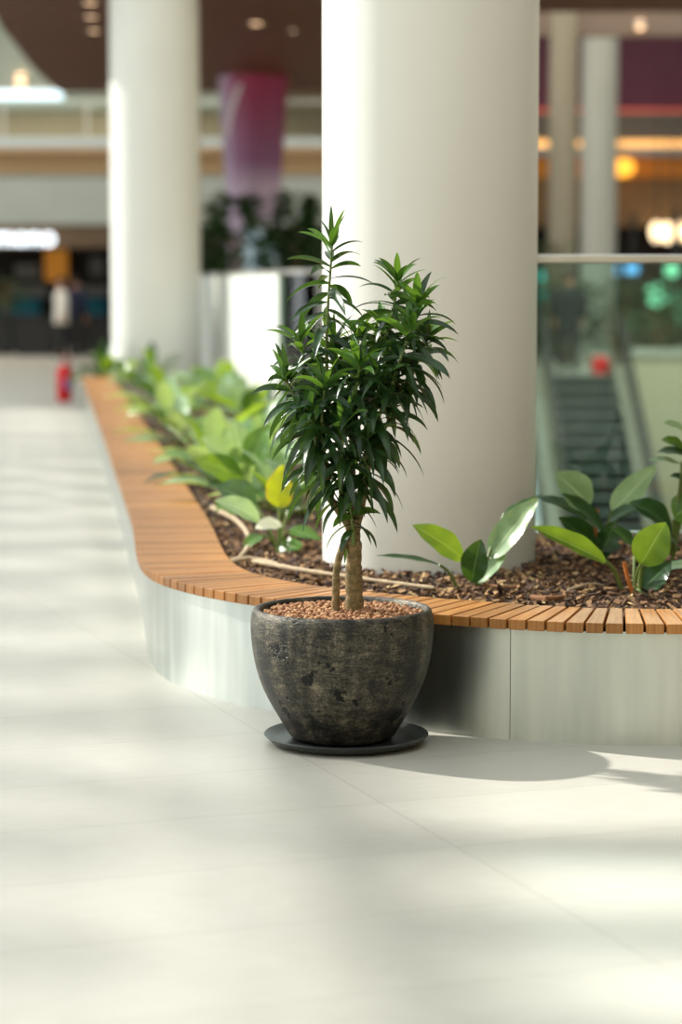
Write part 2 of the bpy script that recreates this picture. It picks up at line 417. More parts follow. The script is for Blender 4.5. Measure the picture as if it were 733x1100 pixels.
# steel wall in sheets, lightly set back under the slats
arc = [0]
for i in range(1, len(OUT)): arc.append(arc[-1] + (OUT[i] - OUT[i - 1]).length)
seam = min(range(len(OUT)), key=lambda i: abs(px_of((OUT[i].x, OUT[i].y, .2))[0] - 537) if OUT[i].y < 9 else 1e9)
cuts = sorted(set([0, len(OUT) - 1] + [j for j in (seam + int(k * 2.0 / .065) for k in range(-12, 4)) if 2 < j < len(OUT) - 2]))
for a, b in zip(cuts[:-1], cuts[1:]):
    mb = MB(); vs = []; uv = []; fs = []
    for i in range(a, b + 1):
        t = 0
        if i == a: t = .0012
        if i == b: t = -.0012
        tg = Vector((NRM[i].y, -NRM[i].x, 0)) * t
        for off in (.04, .052):
            p = OUT[i] + NRM[i] * off + tg
            for z in (.0, .396):
                vs.append((p.x, p.y, z)); uv.append((arc[i], z))
    m = b - a + 1
    for i in range(m - 1):
        o = i * 4; q = o + 4
        fs += [(o, q, q + 1, o + 1), (o + 2, o + 3, q + 3, q + 2), (o + 1, q + 1, q + 3, o + 3), (o, o + 2, q + 2, q)]
    fs += [(0, 1, 3, 2), ((m - 1) * 4, (m - 1) * 4 + 2, (m - 1) * 4 + 3, (m - 1) * 4 + 1)]
    mb.add(vs, fs, uv).build('steel_panel', M['steel'], bench, True)
e0 = OUT[0]; ed = (OUT[0] - OUT[1]).normalized()
MB().obox(e0 + NRM[0] * .2 + Vector((0, 0, .2)) + ed * .01, NRM[0] * .16, ed * .006, Vector((0, 0, .196))).build('end_plate', M['steel'], bench)

# ------------------------------------------------------------------ bark mulch
def inside(x, y):
    # between the bench's inner edge and the rail
    c = False; j = k - 1
    for i in range(k):
        xi, yi = ring[i]; xj, yj = ring[j]
        if (yi > y) != (yj > y) and x < (xj - xi) * (y - yi) / (yj - yi) + xi: c = not c
        j = i
    return c
mb = MB(); cnt = 0
def chip(x, y, s, zz):
    L = s * R.uniform(.6, 1.5); W = s * R.uniform(.3, .6); T = s * R.uniform(.08, .2)
    e = Matrix.Rotation(R.uniform(0, 2 * PI), 3, 'Z') @ Matrix.Rotation(R.gauss(0, .35), 3, 'X') @ Matrix.Rotation(R.gauss(0, .35), 3, 'Y')
    c = Vector((x, y, zz)); vs = []
    for kz in (-1, 1):
        for a in ((-1, -.6), (-.2, -1), (1, -.5), (.8, .7), (-.5, 1)):
            vs.append(c + e @ Vector((a[0] * L / 2 * R.uniform(.7, 1.1), a[1] * W / 2 * R.uniform(.7, 1.1), kz * T / 2 + R.uniform(-.15, .15) * T)))
    mb.add(vs, [(4, 3, 2, 1, 0), (5, 6, 7, 8, 9)] + [(i, (i + 1) % 5, 5 + (i + 1) % 5, 5 + i) for i in range(5)])
def bank(x, y): return .012 + .02 * (noise.noise(Vector((x * 2.3, y * 2.3, 1.7))) + .4)
while cnt < 8200:
    x, y = R.uniform(-.9, 1.9), R.uniform(8.2, 11.1)
    if (x - .38) ** 2 + (y - 10.07) ** 2 < .46 ** 2 or not inside(x, y): continue
    chip(x, y, R.choice((.02, .026, .034, .05)), ZS + bank(x, y) * R.uniform(.2, 1.2)); cnt += 1
cnt = 0
while cnt < 3500:
    y = 8.8 + 14 * R.random() ** 1.6; x = R.uniform(-2.3, 0)
    if not inside(x, y): continue
    chip(x, y, R.choice((.03, .045, .06)), ZS + bank(x, y) * R.uniform(.2, 1.2)); cnt += 1
tag(mb.build('bark_chips', M['chip']), 'brown bark chip mulch covering the planter bed', 'mulch', kind='stuff')

def stick(name, pts, r, m, label, cat='twig'):
    p = spline(pts, .03); o = MB().tube(p, [r * (1 - .35 * i / len(p)) * (1 + .12 * math.sin(i * 1.7)) for i in range(len(p))], 7).build(name, m, None, True)
    tag(o, label, cat)
zz = ZS + .03
stick('dry_twig', [on(272, 603, zz), on(330, 613, zz + .005), on(400, 623, zz), on(470, 632, zz)], .011, M['stick'], 'long straight pale twig on the bark behind the dark pot')
stick('dry_twig', [on(228, 545, zz), on(255, 560, zz + .02), on(268, 580, zz + .01), on(258, 598, zz), on(245, 603, zz)], .013, M['stick'], 'curved pale root on the bark beside the left bench')
stick('dry_twig', [on(236, 606, zz), on(268, 600, zz + .01), on(300, 606, zz)], .012, M['stick'], 'short pale twig at the inner corner of the bench')
stick('dry_twig', [on(572, 642, zz), on(590, 643, zz + .004), on(606, 641, zz)], .012, M['stickdark'], 'short thick reddish brown twig behind the right bench slats')
stick('dry_twig', [on(520, 628, zz), on(548, 631, zz), on(570, 627, zz)], .006, M['stickdark'], 'thin brown twig in front of the leafy clump beside the column')
stick('dry_twig', [on(610, 634, zz), on(634, 627, zz + .02), on(652, 630, zz)], .006, M['stick'], 'thin pale twig left of the orange sheathed philodendron')

# ------------------------------------------------------------------ columns
def column(name, x, y, r, z0, z1, label, m=None, base=None):
    t = thing(name, (x, y, z0), label, 'column')
    MB().lathe([(0, 0), (r, 0), (r, z1 - z0), (0, z1 - z0)], (x, y, z0), 128).build('shaft', m or M['column'], t, True)
    MB().lathe([(r + .003, 0), (r + .012, 0), (r + .012, .02), (r + .003, .022)], (x, y, z0), 128).build('base_ring', M['column'], t, True)
    return t
column('column', .382, 10.07, .462, ZS - .1, 10.4, 'thick white round column rising from the planter behind the potted plant')
column('column', -2.39, 30.2, .575, ZS - .1, 10.4, 'white round column in the planter beyond the left bench')
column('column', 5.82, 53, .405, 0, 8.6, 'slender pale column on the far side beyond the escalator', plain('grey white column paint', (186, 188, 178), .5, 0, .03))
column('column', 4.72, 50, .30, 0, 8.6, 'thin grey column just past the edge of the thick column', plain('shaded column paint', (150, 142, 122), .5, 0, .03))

# ------------------------------------------------------------------ balustrade round the opening
bal = thing('glass_balustrade', (1.6, 10.9, ZS), 'curving green tinted glass balustrade with steel handrail behind the planter', 'railing')
def strip(mb, pts, z0, z1, th):
    vs, fs = [], []; m = len(pts)
    for i, p in enumerate(pts):
        d = (pts[min(i + 1, m - 1)] - pts[max(i - 1, 0)]).normalized(); nn = Vector((-d.y, d.x, 0)) * th / 2
        for q in (p - nn, p + nn):
            for z in (z0, z1): vs.append((q.x, q.y, z))
    for i in range(m - 1):
        o = i * 4; q = o + 4
        fs += [(o, q, q + 1, o + 1), (o + 2, o + 3, q + 3, q + 2), (o + 1, q + 1, q + 3, o + 3), (o, o + 2, q + 2, q)]
    fs += [(0, 1, 3, 2), (m * 4 - 4, m * 4 - 2, m * 4 - 1, m * 4 - 3)]
    return mb.add(vs, fs)
white = [p for p in RAIL if p.y > 24.3]; gl = [p for p in RAIL if p.y <= 24.4]
strip(MB(), white, ZS - .05, 1.69, .04).build('white_panel', M['white'], bal, True)
stops = [0] + [min(range(len(gl)), key=lambda i: (gl[i] - Vector(g)).length) for g in ((.06, 20.5, 0), (.14, 16.5, 0), (.2, 12, 0), (.65, 11.0, 0), (2.6, 10.9, 0))] + [len(gl) - 1]
for q, e in zip(stops[:-1], stops[1:]):
    seg = gl[q:e + 1]; seg = [seg[0].lerp(seg[1], .1)] + seg[1:-1] + [seg[-1].lerp(seg[-2], .1)]
    strip(MB(), seg, ZS + .03, 1.69, .016).build('glass_panel', M['glass'], bal, True)
strip(MB(), RAIL, 1.69, 1.732, .05).build('handrail', M['rail'], bal, True, bevel=.006)
strip(MB(), RAIL, .0, ZS + .05, .07).build('base_channel', M['rail'], bal, False)
struct('trim_slab_edge', strip(MB(), [p + Vector((.02, .03, 0)) for p in RAIL], -.8, -.001, .06), M['greywall'])

# ------------------------------------------------------------------ pot, saucer, pebbles
PX, PY = .004, 8.03
prof = [(0, .035), (.170, .035), (.182, .045), (.200, .075), (.224, .115), (.2615, .178), (.290, .243), (.308, .313), (.3175, .383), (.3205, .435), (.3175, .468), (.313, .485), (.306, .494), (.297, .496), (.288, .490), (.284, .478), (.282, .44), (.27, .35), (0, .34)]
pot = MB().lathe(prof, (PX, PY, 0), 96).build('plant_pot', M['pot'], None, True, sub=1)
tag(pot, 'large rounded dark bronze glazed pot with a pitted surface, standing on a saucer', 'pot')
sp = [(0, .003), (.225, .003), (.262, .010), (.284, .030), (.288, .034), (.284, .037), (.276, .034), (.255, .022), (.22, .016), (.0, .016)]
pot_z = -.018
for o in (pot,): o.location.z = pot_z
sau = MB().lathe(sp, (PX + .014, PY - .005, 0), 96).build('saucer', M['saucer'], None, True)
tag(sau, 'round dark grey saucer on the tiles under the bronze pot', 'saucer')
mb = MB(); PZ = .455
mb.lathe([(0, 0), (.281, 0), (.275, -.03), (0, -.03)], (PX, PY, PZ - .012), 40)
for kx in range(1500):
    r = .276 * math.sqrt(R.random()); a = R.uniform(0, 2 * PI); s = R.uniform(.0055, .0095)
    mb.ball((PX + r * math.cos(a), PY + r * math.sin(a), PZ + R.uniform(-.008, .006) + .012 * (1 - (r / .276) ** 2)), s * R.uniform(.9, 1.3), s * R.uniform(.9, 1.2), s * R.uniform(.75, 1), 7, 5)
tag(mb.build('clay_pebbles', M['pebble'], None, True), 'reddish brown clay pebbles filling the top of the bronze pot', 'pebbles', kind='stuff')

# ------------------------------------------------------------------ the dracaena
dra = thing('dracaena', (PX, PY, PZ), 'bushy dark green narrow leaved dracaena growing in the bronze pot', 'plant')
def P(px, py, dy=0): return at(px, py, PY + dy)
def dleaf(mb, base, d, L, W, droop, twist=0, nu=8):
    d = d.normalized(); side = d.cross(Vector((0, 0, 1)))
    if side.length < .15: side = Vector((math.cos(twist * 9), math.sin(twist * 9), 0))
    side.normalize(); side = (Matrix.Rotation(twist, 3, d) @ side)
    p = Vector(base); vs, fs, uv = [], [], []
    for i in range(nu + 1):
        t = i / nu
        w = W / 2 * (max(0, math.sin(PI * (.06 + .94 * t ** .85))) ** .75) * (1 - .15 * t)
        if i == nu: w = .0004
        up = side.cross(d).normalized()
        fold = .28 * w
        vs += [p - side * w + up * fold, p - side * w * .5 + up * fold * .3, p, p + side * w * .5 + up * fold * .3, p + side * w + up * fold]
        uv += [(t, 0), (t, .25), (t, .5), (t, .75), (t, 1)]
        d = (d + Vector((0, 0, -1)) * droop / nu * (0.35 + 1.1 * t)).normalized()
        side = (side - d * side.dot(d)).normalized()
        p = p + d * L / nu
    for i in range(nu):
        for j in range(4):
            o = i * 5 + j; fs.append((o, o + 1, o + 6, o + 5))
    mb.add(vs, fs, uv)
TR = [P(381, 644, 0), P(380, 615, 0), P(381, 590, 0), P(379, 566, .01)]
def trunk(pts, rads, name='trunk'):
    p = spline(pts, .012); m = len(p); rr = []
    for i in range(m):
        t = i / (m - 1) * (len(rads) - 1); a = int(min(t, len(rads) - 2)); r = rads[a] + (rads[a + 1] - rads[a]) * (t - a)
        rr.append(r * (1 + .07 * math.sin(i * 2.1) + R.uniform(-.05, .05)))
    return MB().tube(p, rr, 12).build(name, M['bark'], dra, True)
low = Vector((0, 0, -.06))
trunk([TR[0] + low] + TR, [.034, .031, .029, .026, .024])
trunk([P(361, 644, -.03) + low, P(361, 625, -.03), P(362, 610, -.025), P(366, 594, -.015), P(374, 575, 0), P(379, 560, .01)], [.016, .0145, .013, .0125, .013, .012])
trunk([P(379, 572, .01), P(371, 556, .0), P(362, 545, -.02), P(352, 530, -.03), P(350, 508, -.03), P(343, 482, -.03), P(336, 455, -.02)], [.019, .016, .014, .013, .012, .0115, .01])
trunk([P(381, 570, .01), P(378, 545, .02), P(376, 520, .03), P(380, 490, .03), P(378, 460, .02), P(372, 430, .02)], [.02, .016, .015, .014, .013, .012])
trunk([P(382, 568, .01), P(388, 545, .0), P(392, 522, -.01), P(396, 495, -.01), P(397, 465, -.01), P(398, 435, 0)], [.017, .014, .013, .012, .012, .011])
trunk([P(369, 556, .0), P(368, 530, .05), P(366, 490, .07), P(366, 450, .07)], [.013, .011, .0105, .009])
#   tip px,py,dy    foot px,py,dy    leafy share, leaves, length, droop
SH = [
    ((357, 264, .00), (352, 440, .02), .72, 27, .150, 1.0),
    ((428, 300, .04), (404, 440, .02), .62, 28, .150, 1.1),
    ((449, 325, -.05), (412, 440, -.02), .62, 26, .150, 1.2),
    ((461, 362, .06), (416, 450, .02), .70, 25, .145, 1.3),
    ((442, 352, -.12), (402, 460, -.04), .75, 26, .15, 1.3),
    ((324, 366, .02), (338, 460, -.01), .80, 24, .140, 1.3),
    ((308, 408, -.03), (336, 470, -.02), .85, 22, .140, 1.4),
    ((387, 390, -.14), (380, 480, -.05), .80, 30, .150, 1.4),
    ((349, 412, -.14), (348, 500, -.05), .80, 28, .150, 1.5),
    ((413, 352, .10), (398, 440, .04), .80, 26, .150, 1.2),
    ((409, 408, -.10), (394, 490, -.03), .80, 27, .145, 1.4),
    ((332, 440, -.10), (346, 510, -.04), .80, 22, .140, 1.6),
    ((370, 455, -.16), (366, 530, -.05), .85, 27, .150, 1.6),
    ((395, 470, -.10), (388, 540, -.03), .85, 26, .145, 1.6),
    ((358, 372, .10), (368, 450, .07), .85, 26, .150, 1.2),
    ((386, 362, .12), (372, 440, .06), .80, 24, .150, 1.2),
    ((424, 432, .02), (398, 495, .0), .80, 20, .145, 1.5),
    ((341, 488, .04), (350, 525, -.02), .85, 15, .135, 1.7),
    ((368, 505, -.05), (371, 556, -.03), .80, 15, .130, 1.7),
    ((376, 545, -.05), (380, 585, -.025), .70, 11, .105, 1.5),
    ((404, 380, .16), (392, 450, .06), .85, 20, .15, 1.3),
    ((330, 405, .12), (350, 460, .05), .85, 20, .145, 1.4),
]
for si, (tp, ft, share, nl, L, dr) in enumerate(SH):
    a, b = P(*ft), P(*tp)
    mid = a.lerp(b, .5) + Vector((R.uniform(-.012, .012), R.uniform(-.012, .012), -.01))
    pts = spline([a, mid, b], .008)
    st = MB().tube(pts, [.0075 - .004 * i / len(pts) for i in range(len(pts))], 7).build('shoot', M['greenstem'] if si else M['greenstem'], dra, True)
    old, young = MB(), MB(); ph = R.uniform(0, 6.28)
    nl = int(nl * 1.08)
    for j in range(nl):
        t = j / (nl - 1); f = 1 - share + share * t ** .8
        q = pts[min(len(pts) - 1, int(f * (len(pts) - 1)))]
        ang = ph + j * 2.39996 + R.uniform(-.25, .25)
        el = -.25 + 1.35 * t ** 2.6 + R.uniform(-.2, .2)
        d = Vector((math.cos(ang) * math.cos(el), math.sin(ang) * math.cos(el), math.sin(el)))
        ll = L * 1.22 * (1.08 - .42 * t ** 4) * R.uniform(.78, 1.12)
        drp = dr * (1.5 - .7 * t) * R.uniform(.7, 1.35)
        tgt = young if (t > .8 and tp[1] < 400 and R.random() < .6) or (t > .93) or (tp[1] > 540 and t > .5) else old
        dleaf(tgt, q, d, ll, R.uniform(.025, .036), drp, R.uniform(-1.0, 1.0))
    if tp[1] < 480:
        for j in range(6):
            ang = ph + j * 1.05 + R.uniform(-.3, .3); el = R.uniform(.55, 1.35)
            dleaf(young if j % 2 else old, pts[-1], Vector((math.cos(ang) * math.cos(el), math.sin(ang) * math.cos(el), math.sin(el))), R.uniform(.10, .15), R.uniform(.020, .028), R.uniform(.5, 1.1), R.uniform(-.8, .8))
    old.build('leaf_cluster', M['dra'], st, True)
    if young.v: young.build('young_leaf_cluster', M['draY'], st, True)

# ------------------------------------------------------------------ big leaved planter plants
def blade(B, T, nrm, w, arch=.06, fold=.12, nu=14, nv=6, wav=.022, shape=.8, tipc=0):
    B, T = Vector(B), Vector(T); ax = T - B; L = ax.length; nrm = Vector(nrm).normalized()
    side = ax.cross(nrm).normalized(); nn = side.cross(ax).normalized(); vs, fs, uv = [], [], []
    for i in range(nu + 1):
        t = i / nu; s = (math.sin(PI * t ** shape) ** .72) if 0 < t < 1 else 0
        s = max(s * (1.04 - .1 * t), .012)
        c = B + ax * t + nn * (arch * L * 4 * t * (1 - t)) - nn * tipc * L * t ** 3
        for j in range(nv + 1):
            v = j / nv * 2 - 1
            rip = wav * w * math.sin(t * 17 + v * 2) * abs(v)
            vs.append(c + side * (v * w / 2 * s) + nn * (fold * w * s * abs(v) ** 1.3 + rip)); uv.append((t, j / nv))
    for i in range(nu):
        for j in range(nv):
            o = i * (nv + 1) + j; fs.append((o, o + 1, o + nv + 2, o + nv + 1))
    mb = MB(); mb.add(vs, fs, uv); return mb
def leaf(parent, crown, B, T, nrm, w, m, r=.006, sag=.02, **k):
    B, T, crown = Vector(B), Vector(T), Vector(crown)
    lf = blade(B, T, nrm, w, **k).build('leaf', M[m], parent, True)
    mid = crown.lerp(B, .5) + Vector((0, 0, sag))
    e = B + (T - B) * .04
    MB().tube(spline([crown, mid, B, e], .02), r, 7).build('petiole', M['petiole'], lf, True)
    return lf
def bush(x, y, label, s=1.0, nleaf=10, mats=('phil', 'phil', 'phild', 'philp'), z=ZS, group=None, up=.55, name='philodendron', clear=None):
    t = thing(name, (x, y, z), label, 'plant', group); c = Vector((x, y, z + .005)); a0 = R.uniform(0, 6.28)
    for j in range(nleaf):
        a = a0 + j * 2.4 + R.uniform(-.3, .3); f = j / max(1, nleaf - 1)
        el = .35 + up * 1.4 * f + R.uniform(-.2, .2)
        rr = s * R.uniform(.10, .2)
        d = Vector((math.cos(a) * math.cos(el), math.sin(a) * math.cos(el), math.sin(el)))
        if clear and d.dot(Vector(clear)) < -.2: d.x, d.y = -d.x * .6, -d.y * .6
        B = c + d * rr; L = s * R.uniform(.24, .38)
        d2 = (d + Vector((0, 0, R.uniform(-.75, -.1)))).normalized(); T = B + d2 * L
        nr = Vector((R.uniform(-.35, .35), R.uniform(-.35, .35), 1)) if abs(d2.z) < .8 else Vector((-d2.x, -d2.y, .4))
        leaf(t, c + Vector((R.uniform(-.015, .015), R.uniform(-.015, .015), 0)), B, T, nr, s * R.uniform(.11, .155), R.choice(mats), .006 * s, arch=R.uniform(.04, .1), fold=R.uniform(.05, .2), wav=.03, nu=10, nv=4)
    return t

# -- the clump right of the pot, beside the column
c1 = on(514, 633, ZS + .01); t = thing('philodendron', c1, 'low philodendron with four broad leaves beside the thick column and the pot', 'plant')
def A(px, py, Y): return at(px, py, Y)
y1 = c1.y
leaf(t, c1, A(498, 601, y1 - .02), A(443, 564, y1 - .06), (.25, -.75, .65), .125, 'phil', arch=.05, fold=.1)
leaf(t, c1, A(507, 626, y1 - .05), A(517, 579, y1 - .10), (-.35, -1, .15), .115, 'phild', arch=.05, fold=.12, shape=.95)
leaf(t, c1, A(526, 600, y1 + .05), A(579, 535, y1 + .03), (-.35, -.8, .55), .125, 'philp', arch=.03, fold=.12)
leaf(t, c1, A(513, 628, y1 - .01), A(545, 596, y1 + .03), (-.6, -.7, .5), .075, 'philp', arch=.02, fold=.2)
leaf(t, A(492, 632, y1), A(472, 607, y1 - .05), A(404, 597, y1 - .12), (0, -.25, 1), .06, 'phild', arch=.03, fold=.12)
leaf(t, c1, A(542, 552, y1 + .12), A(584, 531, y1 + .18), (0, .1, 1), .07, 'phild', arch=.03, fold=.1)
# -- the clump with the orange sheath at the right
c2 = on(681, 636, ZS + .01); y2 = c2.y
t = thing('philodendron', c2, 'philodendron with an orange dried sheath at its foot, nearest the right bench slats', 'plant')
leaf(t, A(668, 632, y2), A(652, 604, y2 - .06), A(570, 566, y2 - .16), (.2, -.62, .8), .115, 'phil', r=.009, arch=.02, fold=.16)
leaf(t, c2, A(688, 607, y2 - .05), A(716, 561, y2 - .09), (-.1, -1, .25), .150, 'phil', arch=.03, fold=.06, shape=.86)
leaf(t, c2, A(690, 634, y2 - .02), A(722, 604, y2 - .02), (-.4, -.8, .5), .11, 'phild', arch=.03, fold=.1)
leaf(t, c2, A(690, 640, y2 - .06), A(717, 624, y2 - .07), (-.5, -.7, .6), .05, 'phild', arch=.05, fold=.2)
leaf(t, c2, A(712, 612, y2 + .04), A(752, 607, y2 + .03), (0, -.5, 1), .06, 'philp', arch=.05, fold=.15)
leaf(t, c2, A(682, 588, y2 + .08), A(655, 566, y2 + .08), (.3, -.4, .8), .1, 'phild', arch=.05, fold=.1)
MB().tube(spline([A(680, 638, y2 - .03), A(675, 622, y2 - .035), A(671, 604, y2 - .03)], .01), .008, 8).build('dry_sheath', M['sheath'], t, True)
MB().tube(spline([A(688, 640, y2 - .03), A(688, 622, y2 - .03), A(690, 606, y2 - .05)], .02), .009, 8).build('new_shoot', M['petiole'], t, True)
# -- behind it, by the glass
c3 = on(645, 606, ZS + .01); y3 = c3.y
t = thing('philodendron', c3, 'tall philodendron behind the orange sheathed clump with two pale upright leaves', 'plant')
leaf(t, c3, A(634, 544, y3 - .02), A(596, 508, y3 - .06), (.25, -.85, .5), .17, 'philp', arch=.05, fold=.1)
leaf(t, c3, A(657, 550, y3 + .0), A(705, 500, y3 - .02), (-.45, -.85, .35), .12, 'philp', arch=-.02, fold=.12)
leaf(t, c3, A(650, 580, y3 - .1), A(602, 530, y3 - .2), (.5, -.5, .75), .12, 'phild', arch=.08, fold=.14)
leaf(t, c3, A(640, 588, y3 - .05), A(600, 556, y3 - .1), (.3, -.8, .5), .12, 'phild', arch=.05, fold=.12)
leaf(t, c3, A(632, 560, y3 + .1), A(574, 534, y3 + .1), (.1, -.4, .9), .10, 'phild', arch=.06, fold=.15)
leaf(t, c3, A(655, 560, y3 - .05), A(690, 546, y3 - .08), (-.2, -.4, .9), .10, 'phild', arch=.08, fold=.12)
leaf(t, c3, A(648, 592, y3 - .12), A(662, 560, y3 - .14), (-.2, -.9, .3), .10, 'phild', arch=.03, fold=.12)
leaf(t, c3, A(640, 596, y3 - .05), A(668, 586, y3 - .1), (-.2, -.6, .6), .11, 'phild', arch=.06, fold=.12)
MB().tube(spline([c3 + Vector((-.02, -.03, 0)), A(641, 560, y3 - .04), A(642, 545, y3 - .04)], .02), .008, 8).build('dry_sheath', M['sheath'], t, True)
# -- at the right edge of the frame
c4_ = on(722, 607, ZS + .01); y4 = c4_.y
t = thing('philodendron', c4_, 'large philodendron by the glass balustrade at the right edge, with dark arching leaves', 'plant')
leaf(t, c4_, A(722, 572, y4 - .05), A(676, 540, y4 - .1), (.1, -.55, .8), .17, 'phild', arch=.1, fold=.1)
leaf(t, c4_, A(724, 556, y4 - .02), A(752, 538, y4 - .05), (-.3, -.7, .5), .15, 'phil', arch=.06, fold=.1)
leaf(t, c4_, A(733, 500, y4 - .02), A(697, 494, y4 - .06), (.05, -.3, 1), .07, 'philp', arch=.06, fold=.1)
leaf(t, c4_, A(738, 482, y4), A(710, 473, y4 - .04), (.1, -.5, .9), .09, 'phil', arch=.06, fold=.1)
leaf(t, c4_, A(740, 466, y4), A(712, 454, y4 - .04), (.1, -.4, .9), .08, 'philp', arch=.06, fold=.1)
leaf(t, c4_, A(742, 490, y4), A(706, 486, y4 - .05), (.1, -.4, .9), .08, 'phild', arch=.08, fold=.1)
leaf(t, c4_, A(742, 518, y4), A(720, 512, y4 - .05), (.1, -.4, .9), .07, 'phild', arch=.08, fold=.1)
leaf(t, c4_, A(728, 590, y4 - .05), A(700, 566, y4 - .15), (.2, -.5, .8), .13, 'phild', arch=.1, fold=.1)
# -- the clump left of the pot with the yellow leaf
c5 = on(299, 592, ZS + .01); y5 = c5.y
t = thing('philodendron', c5, 'philodendron with one bright yellow upright leaf and a creamy leaf, left of the pot', 'plant')
leaf(t, c5, A(300, 546, y5), A(304, 499, y5 - .02), (-.35, -1, .1), .135, 'phily', arch=.03, fold=.08, shape=.78, wav=.05)
leaf(t, c5, A(303, 563, y5 - .08), A(274, 568, y5 - .12), (0, -.5, .9), .10, 'philw', arch=.1, fold=.05)
leaf(t, c5, A(280, 560, y5 - .05), A(230, 538, y5 - .12), (.3, -.6, .75), .13, 'philp', arch=.08, fold=.12)
leaf(t, c5, A(297, 594, y5 - .05), A(326, 586, y5 - .1), (-.1, -.6, .75), .12, 'phil', arch=.06, fold=.1)
leaf(t, c5, A(276, 545, y5 + .15), A(232, 523, y5 + .1), (.2, -.6, .7), .19, 'phild', arch=.06, fold=.1)
leaf(t, c5, A(310, 570, y5 - .02), A(345, 580, y5 - .06), (0, -.6, .8), .08, 'phil', arch=.08, fold=.1)
leaf(t, c5, A(310, 548, y5 + .1), A(318, 510, y5 + .08), (-.3, -.9, .3), .12, 'phild', arch=.04, fold=.1)
leaf(t, c5, A(282, 575, y5), A(262, 590, y5 - .05), (0, -.4, 1), .08, 'phil', arch=.1, fold=.1)
# -- the second clump, with a long yellow-green leaf over the bark
c6 = on(262, 548, ZS + .01); y6 = c6.y
t = thing('philodendron', c6, 'philodendron with one long olive leaf reaching over the bench, behind the yellow leaved clump', 'plant')
leaf(t, c6, A(262, 513, y6 - .1), A(208, 494, y6 - .2), (.15, -.8, .6), .17, 'phil', arch=.05, fold=.06)
leaf(t, c6, A(268, 500, y6), A(290, 455, y6), (-.4, -.8, .4), .17, 'phil', arch=.04, fold=.1)
leaf(t, c6, A(255, 500, y6), A(215, 470, y6 - .1), (.3, -.7, .6), .17, 'philp', arch=.05, fold=.1)
leaf(t, c6, A(270, 520, y6), A(312, 500, y6 - .05), (-.3, -.7, .6), .16, 'philp', arch=.06, fold=.1)
leaf(t, c6, A(262, 495, y6 + .1), A(250, 452, y6 + .1), (0, -.9, .4), .17, 'philp', arch=.04, fold=.1)
leaf(t, c6, A(275, 510, y6 + .1), A(325, 470, y6 + .1), (-.3, -.7, .6), .16, 'philp', arch=.06, fold=.1)
leaf(t, c6, A(255, 525, y6 - .05), A(222, 522, y6 - .15), (.1, -.5, .9), .12, 'phild', arch=.08, fold=.1)
# -- the rest of the row, going away along the bench
row = [(-.52, 12.6, 1.05), (-.28, 11.9, 1.0), (-.75, 13.9, 1.1), (-.45, 14.3, 1.1), (-.86, 15.5, 1.1), (-.55, 16.6, 1.15), (-1.2, 17.3, 1.1), (-.75, 18.9, 1.15), (-1.42, 19.6, 1.15), (-1.0, 21.3, 1.2), (-1.7, 22.3, 1.15), (-1.25, 24.0, 1.2), (-2.0, 25.3, 1.15), (-1.5, 26.4, 1.1), (-2.55, 27.3, .75)]
for i, (x, y, s) in enumerate(row):
    bush(x, y, 'broad leaved philodendron along the left bench, %s clump beyond the olive leaved one' % ORD[i], s, 13, ('phil', 'phil', 'phil', 'philp', 'philp', 'phild', 'philp'), group='philodendrons along the left bench', up=.5)
bush(-.62, 17.9, 'loose green bush against the balustrade between the white panel and the potted plant', .9, 13, ('phil', 'philp'), group=None)
for x, y, zs, sc_, l in ((-2.35, 28.9, ZS, 1.0, 'dark leafy shrub in front of the foot of the second column'), (-3.0, 29.52, .35, 1.1, 'olive green shrub just past the far end of the timber bench'), (-3.1, 31.3, .35, 1.15, 'dark green shrub behind the bench end, beside the second white column')):
    bush(x, y, l, sc_, 16, ('phild', 'phil', 'phild'), z=zs, name='shrub', up=.6)
struct('trim_planter_end', MB().bbox(-3.24, -1.9, 29.42, 31.9, .0, .36, .05), plain('dark planter end', (70, 66, 60), .6))

# ------------------------------------------------------------------ extinguisher on the floor
e = on(69, 431); t = thing('fire_extinguisher', e, 'red fire extinguisher standing on the floor by the far end of the bench', 'extinguisher')
MB().lathe([(0, 0), (.085, 0), (.1, .015), (.1, .40), (.09, .45), (.06, .485), (.03, .50), (0, .50)], e, 32).build('cylinder_body', M['red'], t, True)
MB().lathe([(.03, .50), (.032, .54), (.02, .56), (0, .56)], e, 16).build('valve', M['rail'], t, True)
MB().obox(e + Vector((.03, 0, .585)), Vector((.075, 0, .012)), Vector((0, .012, 0)), Vector((0, 0, .007))).obox(e + Vector((.03, 0, .56)), Vector((.06, 0, -.006)), Vector((0, .012, 0)), Vector((0, 0, .006))).build('handle', M['red'], t, bevel=.003)
MB().tube(spline([e + Vector((0, -.03, .54)), e + Vector((.09, -.06, .52)), e + Vector((.125, -.03, .36)), e + Vector((.115, -.02, .15))], .03), .012, 8).build('hose', M['rubber'], t, True)
mb = MB(); vs = []; fs = []
for i in range(9):
    a = -PI / 2 + .15 + i * .13
    for z in (.16, .30): vs.append((e.x + .1015 * math.cos(a), e.y + .1015 * math.sin(a), z))
for i in range(8): fs.append((2 * i, 2 * i + 2, 2 * i + 3, 2 * i + 1))
mb.add(vs, fs).build('paper_label', M['labelblue'], t, True, solid=.001)

